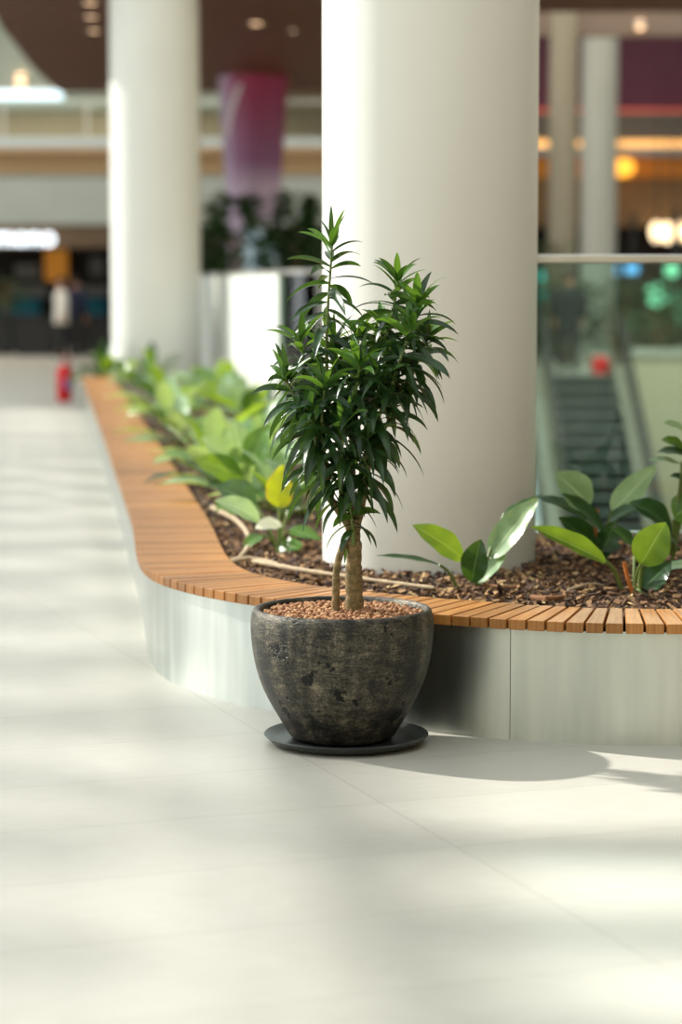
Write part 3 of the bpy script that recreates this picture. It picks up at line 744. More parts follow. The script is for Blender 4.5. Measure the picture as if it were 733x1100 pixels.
# ------------------------------------------------------------------ people
def skin_mesh(name, joints, edges, m, parent, sub=1):
    me = bpy.data.meshes.new(name); names = list(joints); me.from_pydata([joints[a][0] for a in names], [(names.index(a), names.index(b)) for a, b in edges], []); me.materials.append(m)
    o = bpy.data.objects.new(name, me); COL.objects.link(o)
    sk = o.modifiers.new('skin', 'SKIN'); sk.use_smooth_shade = True
    ly = me.skin_vertices[0].data if me.skin_vertices else None
    for i, a in enumerate(names):
        r = joints[a][1]; r = (r, r) if not isinstance(r, tuple) else r
        ly[i].radius = r; ly[i].use_root = (i == 0)
    s = o.modifiers.new('sub', 'SUBSURF'); s.levels = sub; s.render_levels = sub
    o.parent = parent; return o
def person(loc, rz, h, top, bottom, label, long_top=False):
    t = thing('person', loc, label, 'person'); t.rotation_euler = (0, 0, rz); k = h / 1.75
    J = {'pelvis': ((0, 0, .95), (.15, .11)), 'waist': ((0, 0, 1.1), (.135, .1)), 'chest': ((0, 0, 1.32), (.16, .11)), 'neck': ((0, .0, 1.47), .055), 'jaw': ((0, -.02, 1.56), (.07, .085)), 'head': ((0, -.01, 1.66), (.078, .095))}
    E = [('pelvis', 'waist'), ('waist', 'chest'), ('chest', 'neck'), ('neck', 'jaw'), ('jaw', 'head')]
    for s, g in ((-1, 'l'), (1, 'r')):
        J.update({g + 'sh': ((s * .19, 0, 1.41), .06), g + 'el': ((s * .25, .03, 1.14), .042), g + 'wr': ((s * .25, -.06, .91), .03), g + 'ha': ((s * .245, -.08, .83), (.022, .04)), g + 'th': ((s * .245, -.1, .76), .014),
                  g + 'hip': ((s * .095, 0, .9), .09), g + 'kn': ((s * .1, -.02, .5), .058), g + 'an': ((s * .1, .02, .1), .04), g + 'to': ((s * .11, -.13, .045), .035)})
        E += [('chest', g + 'sh'), (g + 'sh', g + 'el'), (g + 'el', g + 'wr'), (g + 'wr', g + 'ha'), (g + 'ha', g + 'th'), ('pelvis', g + 'hip'), (g + 'hip', g + 'kn'), (g + 'kn', g + 'an'), (g + 'an', g + 'to')]
        for f in range(4):
            J[g + 'f%d' % f] = ((s * .245 + (f - 1.5) * .006, -.08 + (f - 1.5) * .02, .745 + .008 * abs(f - 1.3)), .009); E.append((g + 'ha', g + 'f%d' % f))
    sc = lambda D: {a: (tuple(c * k for c in v[0]), tuple(c * k for c in v[1]) if isinstance(v[1], tuple) else v[1] * k) for a, v in D.items()}
    skin_mesh('body', sc(J), E, M['skin'], t)
    def loft(mb, rings, n=20):
        vs = []; fs = []
        for (z, rx, ry) in rings:
            for q in range(n): vs.append((rx * k * math.cos(2 * PI * q / n), ry * k * math.sin(2 * PI * q / n), z * k))
        for a in range(len(rings) - 1):
            for q in range(n): fs.append((a * n + q, a * n + (q + 1) % n, (a + 1) * n + (q + 1) % n, (a + 1) * n + q))
        fs += [tuple(range(n - 1, -1, -1)), tuple((len(rings) - 1) * n + q for q in range(n))]
        return mb.add(vs, fs)
    V = lambda x, y, z: Vector((x, y, z)) * k
    mb = loft(MB(), [(.74 if long_top else .9, .205, .15), (1.0, .195, .15), (1.1, .18, .14), (1.22, .195, .15), (1.34, .215, .155), (1.42, .19, .13), (1.47, .10, .085), (1.50, .072, .07)])
    for sg in (-1, 1): mb.tube(spline([V(sg * .15, 0, 1.41), V(sg * .21, 0, 1.37), V(sg * .255, .03, 1.14), V(sg * .252, -.05, .93)], .04), [v * k for v in (.08, .08, .078, .075, .072, .07, .068, .066, .065, .064, .062, .06, .058, .056, .054, .052)][:len(spline([V(sg * .15, 0, 1.41), V(sg * .21, 0, 1.37), V(sg * .255, .03, 1.14), V(sg * .252, -.05, .93)], .04))], 12)
    o = mb.build('shirt', top, None, True); o.parent = t
    mb = loft(MB(), [(.80, .17, .12), (.86, .185, .135), (.96, .18, .135), (1.03, .17, .125)])
    for sg in (-1, 1): mb.tube([V(sg * .09, 0, .92), V(sg * .095, 0, .80), V(sg * .1, -.02, .5), V(sg * .1, .01, .25), V(sg * .1, .015, .07)], [v * k for v in (.09, .1, .08, .07, .068)], 14)
    o = mb.build('trousers', bottom, None, True); o.parent = t
    def child(mb, nm, m):
        o = mb.build(nm, m, None, True); o.parent = t; return o
    child(MB().ball((0, .018 * k, 1.69 * k), .088 * k, .1 * k, .09 * k, 16, 10), 'hair', M['hair'])
    child(MB().ball((0, -.115 * k, 1.63 * k), .012 * k, .02 * k, .022 * k), 'nose', M['skin'])
    for s in (-1, 1):
        child(MB().ball((s * .032 * k, -.098 * k, 1.66 * k), .011 * k), 'eye', M['hair']); child(MB().ball((s * .082 * k, 0, 1.64 * k), .01 * k, .022 * k, .032 * k), 'ear', M['skin'])
        child(MB().ball((s * .11 * k, -.06 * k, .045 * k), .05 * k, .14 * k, .045 * k), 'shoe', M['shoe'])
    child(MB().ball((0, -.1 * k, 1.585 * k), .025 * k, .008 * k, .007 * k), 'mouth', plain('lips', (160, 92, 84), .5))
    return t
person(Vector((at(66, 350, 50.5).x, 50.5, 0)), -1.2, 1.72, M['shirt'], M['black'], 'person in a long white shirt and black trousers standing before the dark shop', True)
person(Vector((at(81, 350, 51.2).x, 51.2, 0)), 2.6, 1.72, M['navy'], M['black'], 'person in a navy top half hidden behind the person in white')
person(Vector((at(611, 350, 42.5).x, 42.5, 0)), PI - .2, 1.82, M['charcoal'], M['charcoal'], 'person in dark clothes standing at the head of the escalator', True)

# ------------------------------------------------------------------ escalator
EX, EY, EW = 4.19, 40.6, .5
esc = thing('escalator', (EX, EY, 0), 'escalator going down from the far concourse, seen through the glass balustrade', 'escalator')
for i in range(23):
    z = -.2 * i; y = EY - .38 * i
    mb = MB().box(EX - EW, EX + EW, y - .38, y, z - .22, z)
    for j in range(16):
        xx = EX - EW + .03 + j * .0627
        mb.box(xx, xx + .03, y - .375, y - .005, z, z + .008)
    o = mb.build('step', M['step'], esc); MB().box(EX - EW + .01, EX + EW - .01, y - .386, y - .38, z - .2, z - .03).build('riser_shade', M['riser'], o)  # dark plate paints the shade on each riser
MB().box(EX - EW - .35, EX + EW + .35, EY - .02, EY + 1.0, -.02, .015).build('landing_plate', M['rail'], esc)
sl = .2 / .38
def along(x, z0, z1, w, y0=EY + .6, y1=EY - 8.6):
    # a sheet following the slope, flat on the landing
    pr = [(y0, 0), (EY - .1, 0), (y1, -(EY - .1 - y1) * sl)]
    mb = MB(); vs = []
    for (y, z) in pr:
        for xx in (x - w / 2, x + w / 2):
            for zz in (z + z0, z + z1): vs.append((xx, y, zz))
    fs = []
    for i in range(2):
        o = i * 4; q = o + 4
        fs += [(o, q, q + 1, o + 1), (o + 2, o + 3, q + 3, q + 2), (o + 1, q + 1, q + 3, o + 3), (o, o + 2, q + 2, q)]
    fs += [(0, 1, 3, 2), (8, 10, 11, 9)]
    return mb.add(vs, fs)
for s in (-1, 1):
    x = EX + s * (EW + .04)
    along(x, -.3, .12, .05).build('skirt_panel', M['rubber'], esc)
    along(x + s * .17, .04, .16, .30).build('decking', M['deck'], esc, bevel=.01)
    along(x + s * .14, .16, .92, .015).build('balustrade_glass', M['clear'], esc)
    along(x + s * .14, .92, 1.0, .09).build('handrail', M['rubber'], esc, bevel=.02)
    along(x + s * .36, -.9, .04, .06).build('side_cladding', M['deck'], esc)
tag(MB().lathe([(0, 0), (.14, 0), (.16, .04), (.15, .26), (.10, .30), (0, .30)], (4.55, 40.9, .015), 20).build('red_floor_marker', M['red'], None, True), 'small round red marker at the head of the escalator', 'marker')

# far side: planter wall and greenery beyond the escalator
struct('wall_far_edge', MB().box(5.125, 30, 40.85, 41.0, -5, .32), plain('beige edge wall', (206, 196, 170), .7, 0, .03, 1))
struct('trim_far_edge', MB().box(5.125, 30, 40.8, 41.25, .32, .44), plain('pale coping', (196, 196, 186), .5, 0, .03, 1))
struct('wall_far_below', MB().box(-30, 3.2, 40.85, 41.0, -5, -.01), M['grey'])
struct('trim_planter_back', MB().box(5.35, 14, 42.7, 42.85, 0, .42), M['beige'])
tag(MB().box(5.37, 14, 41.02, 42.68, .01, .36).build('soil', M['soil']), 'soil in the far planter beyond the escalator', 'soil', kind='stuff')
def far_bush(x, y, z, h, w, label, n=70, m='leafbg', name='shrub', L=.32):
    t = thing(name, (x, y, z), label, 'plant'); mb = MB()
    for i in range(n):
        a = R.uniform(0, 6.28); r = w * math.sqrt(R.random()); hh = h * R.uniform(.12, 1)
        r *= math.sin(PI * min(.95, .25 + .6 * hh / h)) ** .6
        b = Vector((x + r * math.cos(a), y + r * math.sin(a), z + hh)); d = Vector((math.cos(a), math.sin(a), R.uniform(-.3, .8)))
        dleaf(mb, b, d, L * R.uniform(.7, 1.2), L * .34, R.uniform(.4, 1.2), R.uniform(-.6, .6), 4)
    mb.build('foliage', M[m], t, True)
    sm = MB()
    for i in range(4):
        a = i * 1.57 + .4
        sm.tube([(x + .03 * math.cos(a), y + .03 * math.sin(a), z), (x + w * .35 * math.cos(a), y + w * .35 * math.sin(a), z + h * .5), (x + w * .5 * math.cos(a + .4), y + w * .5 * math.sin(a + .4), z + h * .9)], [.03, .022, .01], 6)
    sm.build('stem', M['bark'], t, True); return t
for i, (x, y) in enumerate([(5.75, 41.7), (6.5, 41.9), (7.3, 41.6), (8.1, 41.9)]):
    far_bush(x, y, .36, R.uniform(.85, 1.05), .5, 'dark green shrub in the far planter beyond the escalator, %s from the escalator' % ORD[i], 90)
# two leafy trees before the dark shops, behind the balustrade
def tree(x, y, h, w, label, crown=.55):
    t = thing('potted_tree', (x, y, 0), label, 'tree')
    MB().lathe([(0, 0), (.28, 0), (.34, .5), (.3, .5), (.28, .44), (0, .44)], (x, y, 0), 24).build('planter', M['black'], t, True)
    MB().tube(spline([(x, y, .4), (x + .04, y, h * .4), (x - .03, y + .03, h * .8)], .1), .045, 8).build('trunk', M['bark'], t, True)
    mb = MB()
    for i in range(420):
        a = R.uniform(0, 6.28); u = R.random(); r = w * math.sqrt(R.random()) * math.sin(PI * (.12 + .8 * u)) ** .5
        b = Vector((x + r * math.cos(a), y + r * math.sin(a), h * (1 - crown) + h * crown * u)); d = Vector((math.cos(a), math.sin(a), R.uniform(-.3, .8)))
        dleaf(mb, b, d, .36 * R.uniform(.7, 1.2), .16, R.uniform(.4, 1.2), R.uniform(-.6, .6), 4)
    mb.build('foliage', M['leafbg'], t, True); return t
tree(at(252, 260, 43).x, 43, 3.15, .5, 'leafy indoor tree to the left under the purple column', .75)
tree(at(318, 260, 44).x, 44, 3.25, .45, 'leafy indoor tree to the right of the purple column', .7)
t = thing('display_totem', (at(280, 260, 45).x, 45, 0), 'pale bluish display totem between the two indoor trees', 'sign')
tx = t.location.x
MB().bbox(tx - .36, tx + .36, 44.9, 45.1, 0, 2.75, .03).build('case', M['white'], t); MB().box(tx - .3, tx + .3, 44.885, 44.899, .5, 2.6).build('screen', glow('pale poster light', (190, 215, 225), .35), t)

# ------------------------------------------------------------------ soffit of battens, with downlights
ZC = 5.62
edge_px = [(-40, -60), (0, 25), (18, 50), (35, 72), (52, 89), (70, 103)]
EDG = spline([on(x, y, ZC) for x, y in edge_px], .5)
EDG = [p for p in EDG if p.y < 50]
def left_edge(y):
    if y <= EDG[0].y: return EDG[0].x
    for a, b in zip(EDG[:-1], EDG[1:]):
        if a.y <= y <= b.y: return a.x + (b.x - a.x) * (y - a.y) / (b.y - a.y)
    return EDG[-1].x
mb = MB(); back = MB(); y = 29.6
while y < 50:
    xl = left_edge(y); xr = 1.6 if y > 35.2 else 12
    mb.box(xl, xr, y, y + .12, ZC, ZC + .06); y += .155
struct('ceiling_battens', mb, M['soffit'])
mb = MB(); ys = [29.5 + i * (50.1 - 29.5) / 24 for i in range(25)]
for a, b in zip(ys[:-1], ys[1:]):
    xr = 1.6 if a > 35 else 12
    mb.add([(left_edge(a), a, ZC + .1), (xr, a, ZC + .1), (xr, b, ZC + .1), (left_edge(b), b, ZC + .1), (left_edge(a), a, ZC + .6), (xr, a, ZC + .6), (xr, b, ZC + .6), (left_edge(b), b, ZC + .6)], [(3, 2, 1, 0), (4, 5, 6, 7), (0, 1, 5, 4), (2, 3, 7, 6), (1, 2, 6, 5), (3, 0, 4, 7)])
struct('ceiling', mb, M['soffitback'])
def downlight(px, py, z, label, e='lampwarm', r=.09):
    p = on(px, py, z); t = thing('ceiling_light', p, label, 'downlight', 'round downlights in the timber soffit')
    MB().lathe([(r, .0), (r + .03, -.012), (r + .035, -.002), (r + .035, .05), (r, .05)], p, 24).build('trim_ring', M['rail'], t, True)
    MB().lathe([(0, -.006), (r, -.006), (r, .045), (0, .045)], p, 24).build('lens', M[e], t, True)
for px, py, l in ((275, 25, 'round warm downlight in the timber soffit above the purple column'), (97, 3, 'topmost warm downlight in the soffit just left of the second column'), (98, 18, 'middle warm downlight of three in the soffit left of the second column'), (101, 33, 'lowest warm downlight of three in the soffit left of the second column'), (315, 33, 'faint downlight in the timber soffit beside the thick column')):
    downlight(px, py, ZC, l, 'lampwarm', .09 if px == 275 else .075 if px < 110 else .04)
# the tapering purple column
PCX = at(272, 90, 46.3).x
t = thing('column', (PCX, 46.3, 0), 'tapering purple printed column flaring up to the timber soffit', 'column')
o = MB().lathe([(0, 0), (.43, 0), (.46, 1.6), (.53, 3.0), (.56, 3.6), (.62, 4.6), (.69, ZC), (0, ZC)], (0, 0, 0), 48).build('wrap', M['purple'], None, True)
o.parent = t
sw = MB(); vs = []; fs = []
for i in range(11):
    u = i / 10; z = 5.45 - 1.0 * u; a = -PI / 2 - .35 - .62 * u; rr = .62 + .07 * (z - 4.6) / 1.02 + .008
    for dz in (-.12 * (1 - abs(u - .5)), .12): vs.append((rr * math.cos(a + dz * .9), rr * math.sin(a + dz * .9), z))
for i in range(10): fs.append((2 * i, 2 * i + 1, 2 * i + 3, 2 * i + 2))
o = sw.add(vs, fs).build('painted_highlight', plain('highlight white', (236, 220, 226), .4), None, True, solid=.004); o.parent = t  # slanted highlight on the wrap, modelled as a pale strip

# ------------------------------------------------------------------ left building front beyond the concourse
YS = 56.0
def zy(py, Y=YS): return at(366, py, Y).z
def xx(px, Y=YS): return at(px, 300, Y).x
xa, xb = -24, 1.2
struct('wall_fascia', MB().box(xa, xb, YS, YS + .3, zy(241), zy(188)), M['greywall'])
struct('wall_recess', MB().box(xa, xb, YS + .9, YS + 1.1, zy(190), zy(157)), plain('tan recess lining', (206, 176, 136), .7, 0, .04, 1))
struct('trim_recess_floor', MB().box(xa, xb, YS, YS + .9, zy(190), zy(187)), M['greywall'])
struct('trim_slab_strip', MB().box(xa, xb, YS - .15, YS + 1.1, zy(158), zy(148)), plain('pale slab edge', (206, 214, 214), .4, .1, .03, 1))
t = thing('cove_light', (xx(100), YS + .4, zy(158)), 'warm strip light tucked under the upper slab edge', 'strip light')
MB().box(xa + .5, xb - .2, YS + .3, YS + .42, zy(158) - .05, zy(158) - .005).build('housing', M['rail'], t); MB().box(xa + .5, xb - .2, YS + .32, YS + .40, zy(158) - .06, zy(158) - .051).build('diffuser', M['cove'], t)
ug = thing('glass_balustrade', (xx(52), YS, zy(148)), 'clear glass balustrade with posts along the upper floor edge', 'railing')
px0 = xa
for i in range(13):
    x0 = xa + i * 2.0; x1 = min(x0 + 1.95, xb)
    if x0 > xb - .3: break
    MB().box(x0, x1, YS - .02, YS, zy(148), zy(110)).build('glass_panel', M['clear'], ug)
    MB().box(x0 - .07, x0 - .01, YS - .05, YS + .03, zy(148), zy(107)).build('post', M['rail'], ug)
MB().box(xa, xb, YS - .05, YS + .03, zy(110), zy(108)).build('handrail', M['rail'], ug)
struct('wall_upper_back', MB().box(-30, 30, 62, 62.3, 3.0, 9), plain('upper shop wall', (166, 148, 122), .7, 0, .15, .3))
struct('floor_upper', MB().box(xa, xb, YS + 1.1, 62, zy(158), zy(150)), M['greywall'])
struct('ceiling_upper', MB().box(-40, 30, 36.0, 64, 8.6, 8.9), plain('pale upper ceiling', (214, 224, 216), .6, 0, .03, 1))
struct('trim_upper_bulkhead', MB().box(-30, -2, 57.5, 58.0, zy(96), 8.6), plain('pale bulkhead', (200, 206, 192), .6, 0, .03, 1))
struct('ceiling_upper_shop', MB().box(-30, -2, 58.0, 62, zy(98), zy(96)), M['greywall'])
p = at(22, 85, 57.4)
t = thing('ceiling_light', p, 'round warm spotlight on the pale bulkhead above the linear light', 'downlight')
MB().ball(p, .13).build('lens', M['lampwarm'], t, True); MB().lathe([(.13, -.03), (.16, -.03), (.16, .05), (.13, .05)], p, 20).build('trim_ring', M['rail'], t, True)
p = at(20, 102, 55)
t = thing('linear_light', p, 'long cool white linear light hanging at the upper left, beside the curved soffit edge', 'light')
MB().box(at(-80, 100, 55).x, at(67, 100, 55).x, 54.9, 55.1, p.z + .10, p.z + .16).build('housing', M['rail'], t)
MB().box(at(-80, 100, 55).x, at(67, 100, 55).x, 54.92, 55.08, p.z - .10, p.z + .10).build('diffuser', M['lampcool'], t)
for s in (-60, 10, 55): MB().tube([(at(s, 100, 55).x, 55, p.z + .15), (at(s, 100, 55).x, 55, 8.6)], .012, 6).build('hanger', M['rail'], t)
# shops under it
struct('wall_back', MB().box(-30, 8, 60.5, 60.8, 0, zy(241)), M['dark'])
struct('ceiling_shop', MB().box(-30, 3, YS + .3, 60.5, zy(241), zy(241) + .1), M['dark'])
struct('wall_shop_header', MB().box(-30, xx(118), YS + .1, YS + .25, zy(266), zy(241)), M['brownband'])
struct('wall_shop_header_dark', MB().box(xx(118), xb, YS + .1, YS + .25, zy(262), zy(241)), M['dark'])
struct('wall_shop_side', MB().box(xx(118), xx(122), YS + .25, 60.5, 0, zy(241)), M['dark'])
sg = thing('shop_sign', (xx(27), YS, zy(254)), 'white glowing lettered shop sign on the brown header at the left edge', 'sign')
MB().box(xx(2), xx(52), YS + .04, YS + .1, zy(263), zy(261)).build('rail', M['grey'], sg)
cu = bpy.data.curves.new('sign_text', 'FONT'); cu.body = 'mono'; cu.align_x = 'CENTER'; cu.align_y = 'CENTER'; cu.size = .62; cu.extrude = .03; cu.offset = .012
cu.materials.append(M['sign']); tmp = bpy.data.objects.new('lettering', cu); me = bpy.data.meshes.new_from_object(tmp); bpy.data.objects.remove(tmp)
o = bpy.data.objects.new('lettering', me); COL.objects.link(o)
o.parent = sg; o.rotation_euler = (PI / 2, 0, 0); o.location = (0, -.0, -.02)
def frame_thing(name, px0, px1, py0, py1, Y, m, label, cat, d=.06):
    t = thing(name, (at((px0 + px1) / 2, 300, Y).x, Y, at(300, py1, Y).z), label, cat)
    x0, x1, z0, z1 = at(px0, 300, Y).x, at(px1, 300, Y).x, at(300, py1, Y).z, at(300, py0, Y).z
    b = .05
    MB().box(x0 - b, x1 + b, Y, Y + d, z1, z1 + b).box(x0 - b, x1 + b, Y, Y + d, z0 - b, z0).box(x0 - b, x0, Y, Y + d, z0, z1).box(x1, x1 + b, Y, Y + d, z0, z1).build('frame', M['black'], t)
    MB().box(x0, x1, Y + .01, Y + d, z0, z1).build('panel', m, t); return t
frame_thing('wall_panel', 48, 73, 268, 302, 60.3, M['amber'], 'glowing amber wall panel deep in the dark shop', 'panel')
frame_thing('wall_poster', 16, 42, 284, 299, 60.3, M['picture'], 'faded grey poster on the shop back wall left of the amber panel', 'poster')
frame_thing('wall_poster', 10, 50, 306, 320, 60.25, M['picture'], 'wide faded poster low on the shop back wall', 'poster')
frame_thing('wall_poster', 84, 116, 306, 320, 60.25, M['picture'], 'grey poster right of the two people in the dark shop', 'poster')
frame_thing('wall_poster', 96, 112, 276, 296, 60.3, M['picture'], 'small grey poster high on the shop wall near the second column', 'poster')
def sofa(px0, px1, Y, label):
    x0, x1 = at(px0, 300, Y).x, at(px1, 300, Y).x
    t = thing('sofa', ((x0 + x1) / 2, Y, 0), label, 'sofa')
    MB().bbox(x0, x1, Y - .4, Y + .4, .12, .45, .05).build('seat', M['teal'], t); MB().bbox(x0, x1, Y + .2, Y + .42, .45, 1.25, .05).build('backrest', M['teal'], t)
    for xq in (x0 + .1, x1 - .1):
        for yq in (-.3, .3): MB().tube([(xq, Y + yq, 0), (xq, Y + yq, .13)], .03, 8).build('leg', M['black'], t)
sofa(-6, 42, 58.5, 'teal high backed sofa inside the dark shop at the left edge')
sofa(84, 114, 58.5, 'teal sofa inside the dark shop right of the person in white')
def counter(px0, px1, Y, h, label):
    x0, x1 = at(px0, 300, Y).x, at(px1, 300, Y).x
    t = thing('counter', ((x0 + x1) / 2, Y, 0), label, 'counter')
    MB().bbox(x0, x1, Y, Y + .6, .06, h - .04, .02).build('body', M['black'], t); MB().bbox(x0 - .04, x1 + .04, Y - .04, Y + .64, h - .04, h, .01).build('worktop', M['black'], t)
    MB().box(x0 + .05, x1 - .05, Y + .05, Y + .55, 0, .06).build('plinth', M['black'], t)
counter(-30, 12, 52.0, .82, 'black counter block at the left edge before the dark shop')
counter(14, 58, 51.6, .88, 'black counter block beside the person in white')
counter(84, 118, 53.0, .85, 'black counter block behind the far shrubs')
far_bush(at(6, 300, 54).x, 54, .9, .9, .35, 'green shop plant at the left edge above the black counter', 60)
tag(MB().bbox(at(6, 300, 54).x - .3, at(6, 300, 54).x + .3, 53.7, 54.3, 0, .9, .03).build('plant_stand', M['black']), 'black box stand under the green shop plant', 'stand')

# ------------------------------------------------------------------ right building front, beyond the opening
YR = 58.0
def zr(py): return zy(py, YR)
xl, xr = 4.0, 30
struct('wall_purple', MB().box(xl, xr, YR + .6, YR + .8, zr(118), 8.7), M['maroon'])
struct('trim_upper_beam', MB().box(xl, xr, 50, 50.4, zy(38, 50), zy(12, 50)), plain('taupe beam', (130, 112, 98), .6, 0, .05, 1))
p = at(688, 27, 49.9); t = thing('ceiling_light', p, 'round warm spotlight on the taupe beam at the upper right', 'downlight')
MB().ball(p, .09).build('lens', M['lampwarm'], t, True); MB().lathe([(.09, -.03), (.12, -.03), (.12, .05), (.09, .05)], p, 20).build('trim_ring', M['rail'], t, True)
struct('trim_grey_slab', MB().box(xl, xr, YR, YR + .6, zr(150), zr(122)), plain('brown grey slab', (118, 110, 100), .6, 0, .12, 1))
t = thing('cove_light', (8, YR + .3, zr(120)), 'pinkish strip light at the foot of the purple wall', 'strip light')
MB().box(xl + .1, xr - .1, YR + .1, YR + .5, zr(122) + .0, zr(121)).build('housing', M['grey'], t); MB().box(xl + .1, xr - .1, YR + .12, YR + .45, zr(121), zr(116)).build('diffuser', M['pinkstrip'], t)
t = thing('cove_light', (8, YR - .2, zr(155)), 'long warm strip light between grey slab and steel band at the right', 'strip light')
MB().box(xl, xr, YR - .1, YR + .1, zr(159), zr(151)).build('diffuser', M['cove'], t); MB().box(xl, xr, YR + .1, YR + .3, zr(160), zr(150)).build('housing', M['grey'], t)
struct('trim_steel_band', MB().box(xl, xr, YR - .25, YR + .2, zr(168), zr(159)), plain('blue grey band', (165, 168, 168), .45, .2, .04, 1))
struct('wall_ochre', MB().box(xl, xr, YR, YR + .2, zr(191), zr(168)), M['orange'])
p = at(668, 180, YR - .5)
t = thing('pendant_lamp', p, 'glowing orange pendant lamp against the ochre fascia', 'lamp')
MB().lathe([(0, -.22), (.14, -.22), (.30, -.12), (.33, .05), (.22, .2), (0, .22)], p, 24).build('lamp_shade', glow('orange lamp shade', (255, 180, 60), 1.6), t, True); MB().tube([p + Vector((0, 0, .2)), p + Vector((0, 0, .75))], .012, 6).build('cord', M['black'], t)
struct('wall_tan', MB().box(xl, xr, YR + .1, YR + .3, zr(243), zr(191)), M['brownwall'])
struct('wall_back_right', MB().box(xl, xr, YR + 3.5, YR + 3.7, 0, zr(243)), plain('dark russet shop interior', (60, 36, 24), .8, 0, .2, 1))
struct('ceiling_shop_right', MB().box(xl, xr, YR + .3, YR + 3.5, zr(243), zr(243) + .1), M['dark'])
for i, (px, py, r) in enumerate(((706, 249, .17), (717, 250, .17), (729, 248, .17), (741, 250, .17))):
    p = at(px, py, YR - .6); t = thing('globe_lamp', p, 'frosted warm globe lamp in the cluster at the right edge, %s from the left' % ORD[i], 'lamp', 'globe lamps at the right edge')
    MB().ball(p, r, r, r * 1.5, 16, 10).build('globe', glow('frosted globe', (255, 226, 180), 2.4) if i == 0 else M['_g'], t, True)
    M['_g'] = bpy.data.materials['frosted globe']
    MB().tube([p + Vector((0, 0, r * 1.45)), p + Vector((0, 0, 4))], .01, 6).build('cord', M['black'], t)
p = at(607, 220, 56); t = thing('display_totem', (p.x, 56, 0), 'tall whitish banner stand between the two slender columns', 'sign')
MB().box(p.x - .17, p.x + .17, 55.95, 56.0, .3, 4.4).build('banner', M['white'], t); MB().lathe([(0, 0), (.25, 0), (.25, .03), (.03, .06), (.03, 4.4), (0, 4.4)], (p.x, 56.08, 0), 16).build('stand', M['grey'], t, True)
far_bush(at(592, 270, 49).x, 49, 1.2, 1.3, .35, 'green plant beside the thick column above the handrail', 60)
tag(MB().bbox(at(592, 270, 49).x - .3, at(592, 270, 49).x + .3, 48.7, 49.3, 0, 1.2, .03).build('plant_stand', M['black']), 'black stand under the green plant beside the thick column', 'stand')
# lit things of the shops seen through the green glass
for i, (px, py, r) in enumerate(((596, 300, .14), (706, 317, .26), (722, 291, .16), (640, 303, .0))):
    if not r: continue
    p = at(px, py, 50); t = thing('globe_lamp', p, ('pale globe lamp behind the person at the escalator head', 'large pale globe lamp seen through the glass above the far shrubs', 'smaller pale globe lamp just under the handrail at the right')[i], 'lamp')
    MB().ball(p, r).build('globe', M['globe'], t, True); MB().tube([p + Vector((0, 0, r * .95)), p + Vector((0, 0, 3))], .012, 6).build('cord', M['black'], t)
frame_thing('lit_screen', 647, 664, 284, 296, 55, M['screen'], 'blue lit screen under the handrail, left of a pair', 'screen')
frame_thing('lit_screen', 672, 686, 284, 294, 55, M['screen'], 'blue lit screen under the handrail, right of a pair', 'screen')
frame_thing('lit_screen', 644, 662, 310, 324, 55, M['tealscreen'], 'teal lit screen below the pair of blue screens', 'screen')
frame_thing('lit_screen', 580, 601, 290, 332, 55, M['tealscreen'], 'large teal lit screen behind the person at the escalator head', 'screen')
frame_thing('lit_screen', 724, 731, 312, 346, 50, M['globe'], 'tall narrow pale lit panel at the right edge above the far shrubs', 'screen')
for px, Y in ((655, 55.1), (680, 55.1), (590, 55.1), (727, 50.1)):
    x = at(px, 300, Y).x
    tag(MB().box(x - .06, x + .06, Y + .0, Y + .1, .04, 3.2).box(x - .25, x + .25, Y - .15, Y + .25, 0, .04).build('screen_stand', M['black']), {655: 'dark post behind the left blue screen and the teal screen', 680: 'dark post behind the right blue screen', 590: 'dark post behind the large teal screen', 727: 'dark post behind the narrow pale panel'}[px], 'stand')
for i in range(8):
    x = [3.6, 4.6, 5.5, 6.3, 7.1, 7.9, 8.7, 9.5][i]
    far_bush(x, 46.5 + .5 * (i % 2), .0, 1.65, .6, 'dark leafy shrub in the row behind the far planter, %s from the left' % ORD[i], 170)

# ------------------------------------------------------------------ walls of the hall, unseen shading, fill lamps
struct('wall_right', MB().box(9.0, 9.3, -10, 41, -5, 10.6), M['beige'])
struct('wall_camera_side', MB().box(-30, 9.3, -10.3, -10, 0, 10.6), M['beige'])

# unseen skylight roof, shaped to dapple the sun: bars laid out by where their shade falls (u across, Y along)
ZR = 10.5; KX, KY = .6 / .48 * ZR, -.34 / .48 * ZR
mb = MB()
def shade_bar(u0, u1, ya, yb):
    q = [(u - .14 * (y - 7.2) - KX, y - KY) for u, y in ((u0, ya), (u1, ya), (u1, yb), (u0, yb))]
    vs = [(x, y, z) for z in (ZR, ZR + .06) for x, y in q]
    mb.add(vs, [(3, 2, 1, 0), (4, 5, 6, 7), (0, 1, 5, 4), (1, 2, 6, 5), (2, 3, 7, 6), (3, 0, 4, 7)])
def half_shade(u0, u1, ya, yb):            # fine unseen bars added to let about half the sun through
    n = max(1, round((u1 - u0) / .2)); p = (u1 - u0) / n
    for k in range(n): shade_bar(u0 + k * p, u0 + k * p + .1, ya, yb)
for u0, u1 in [(-.78, -.62), (-1.42, -1.04), (-9, -1.72)]: half_shade(u0, u1, -16, 33)
for u0, u1 in [(-.36, -.26), (-.14, .12)] + [(8 + 2.5 * k, 8.2 + 2.5 * k) for k in range(5)]:
    shade_bar(u0, u1, -16, 33 if u0 < .2 else 26)
for y0, y1 in [(6.36, 6.66), (5.5, 5.74), (4.6, 4.84), (3.7, 3.94), (2.8, 3.0), (.8, 1), (-2, -1.8), (-6, -5.8), (-11, -10.8)]: shade_bar(-.3, 19, y0, y1)
yy = 4.2
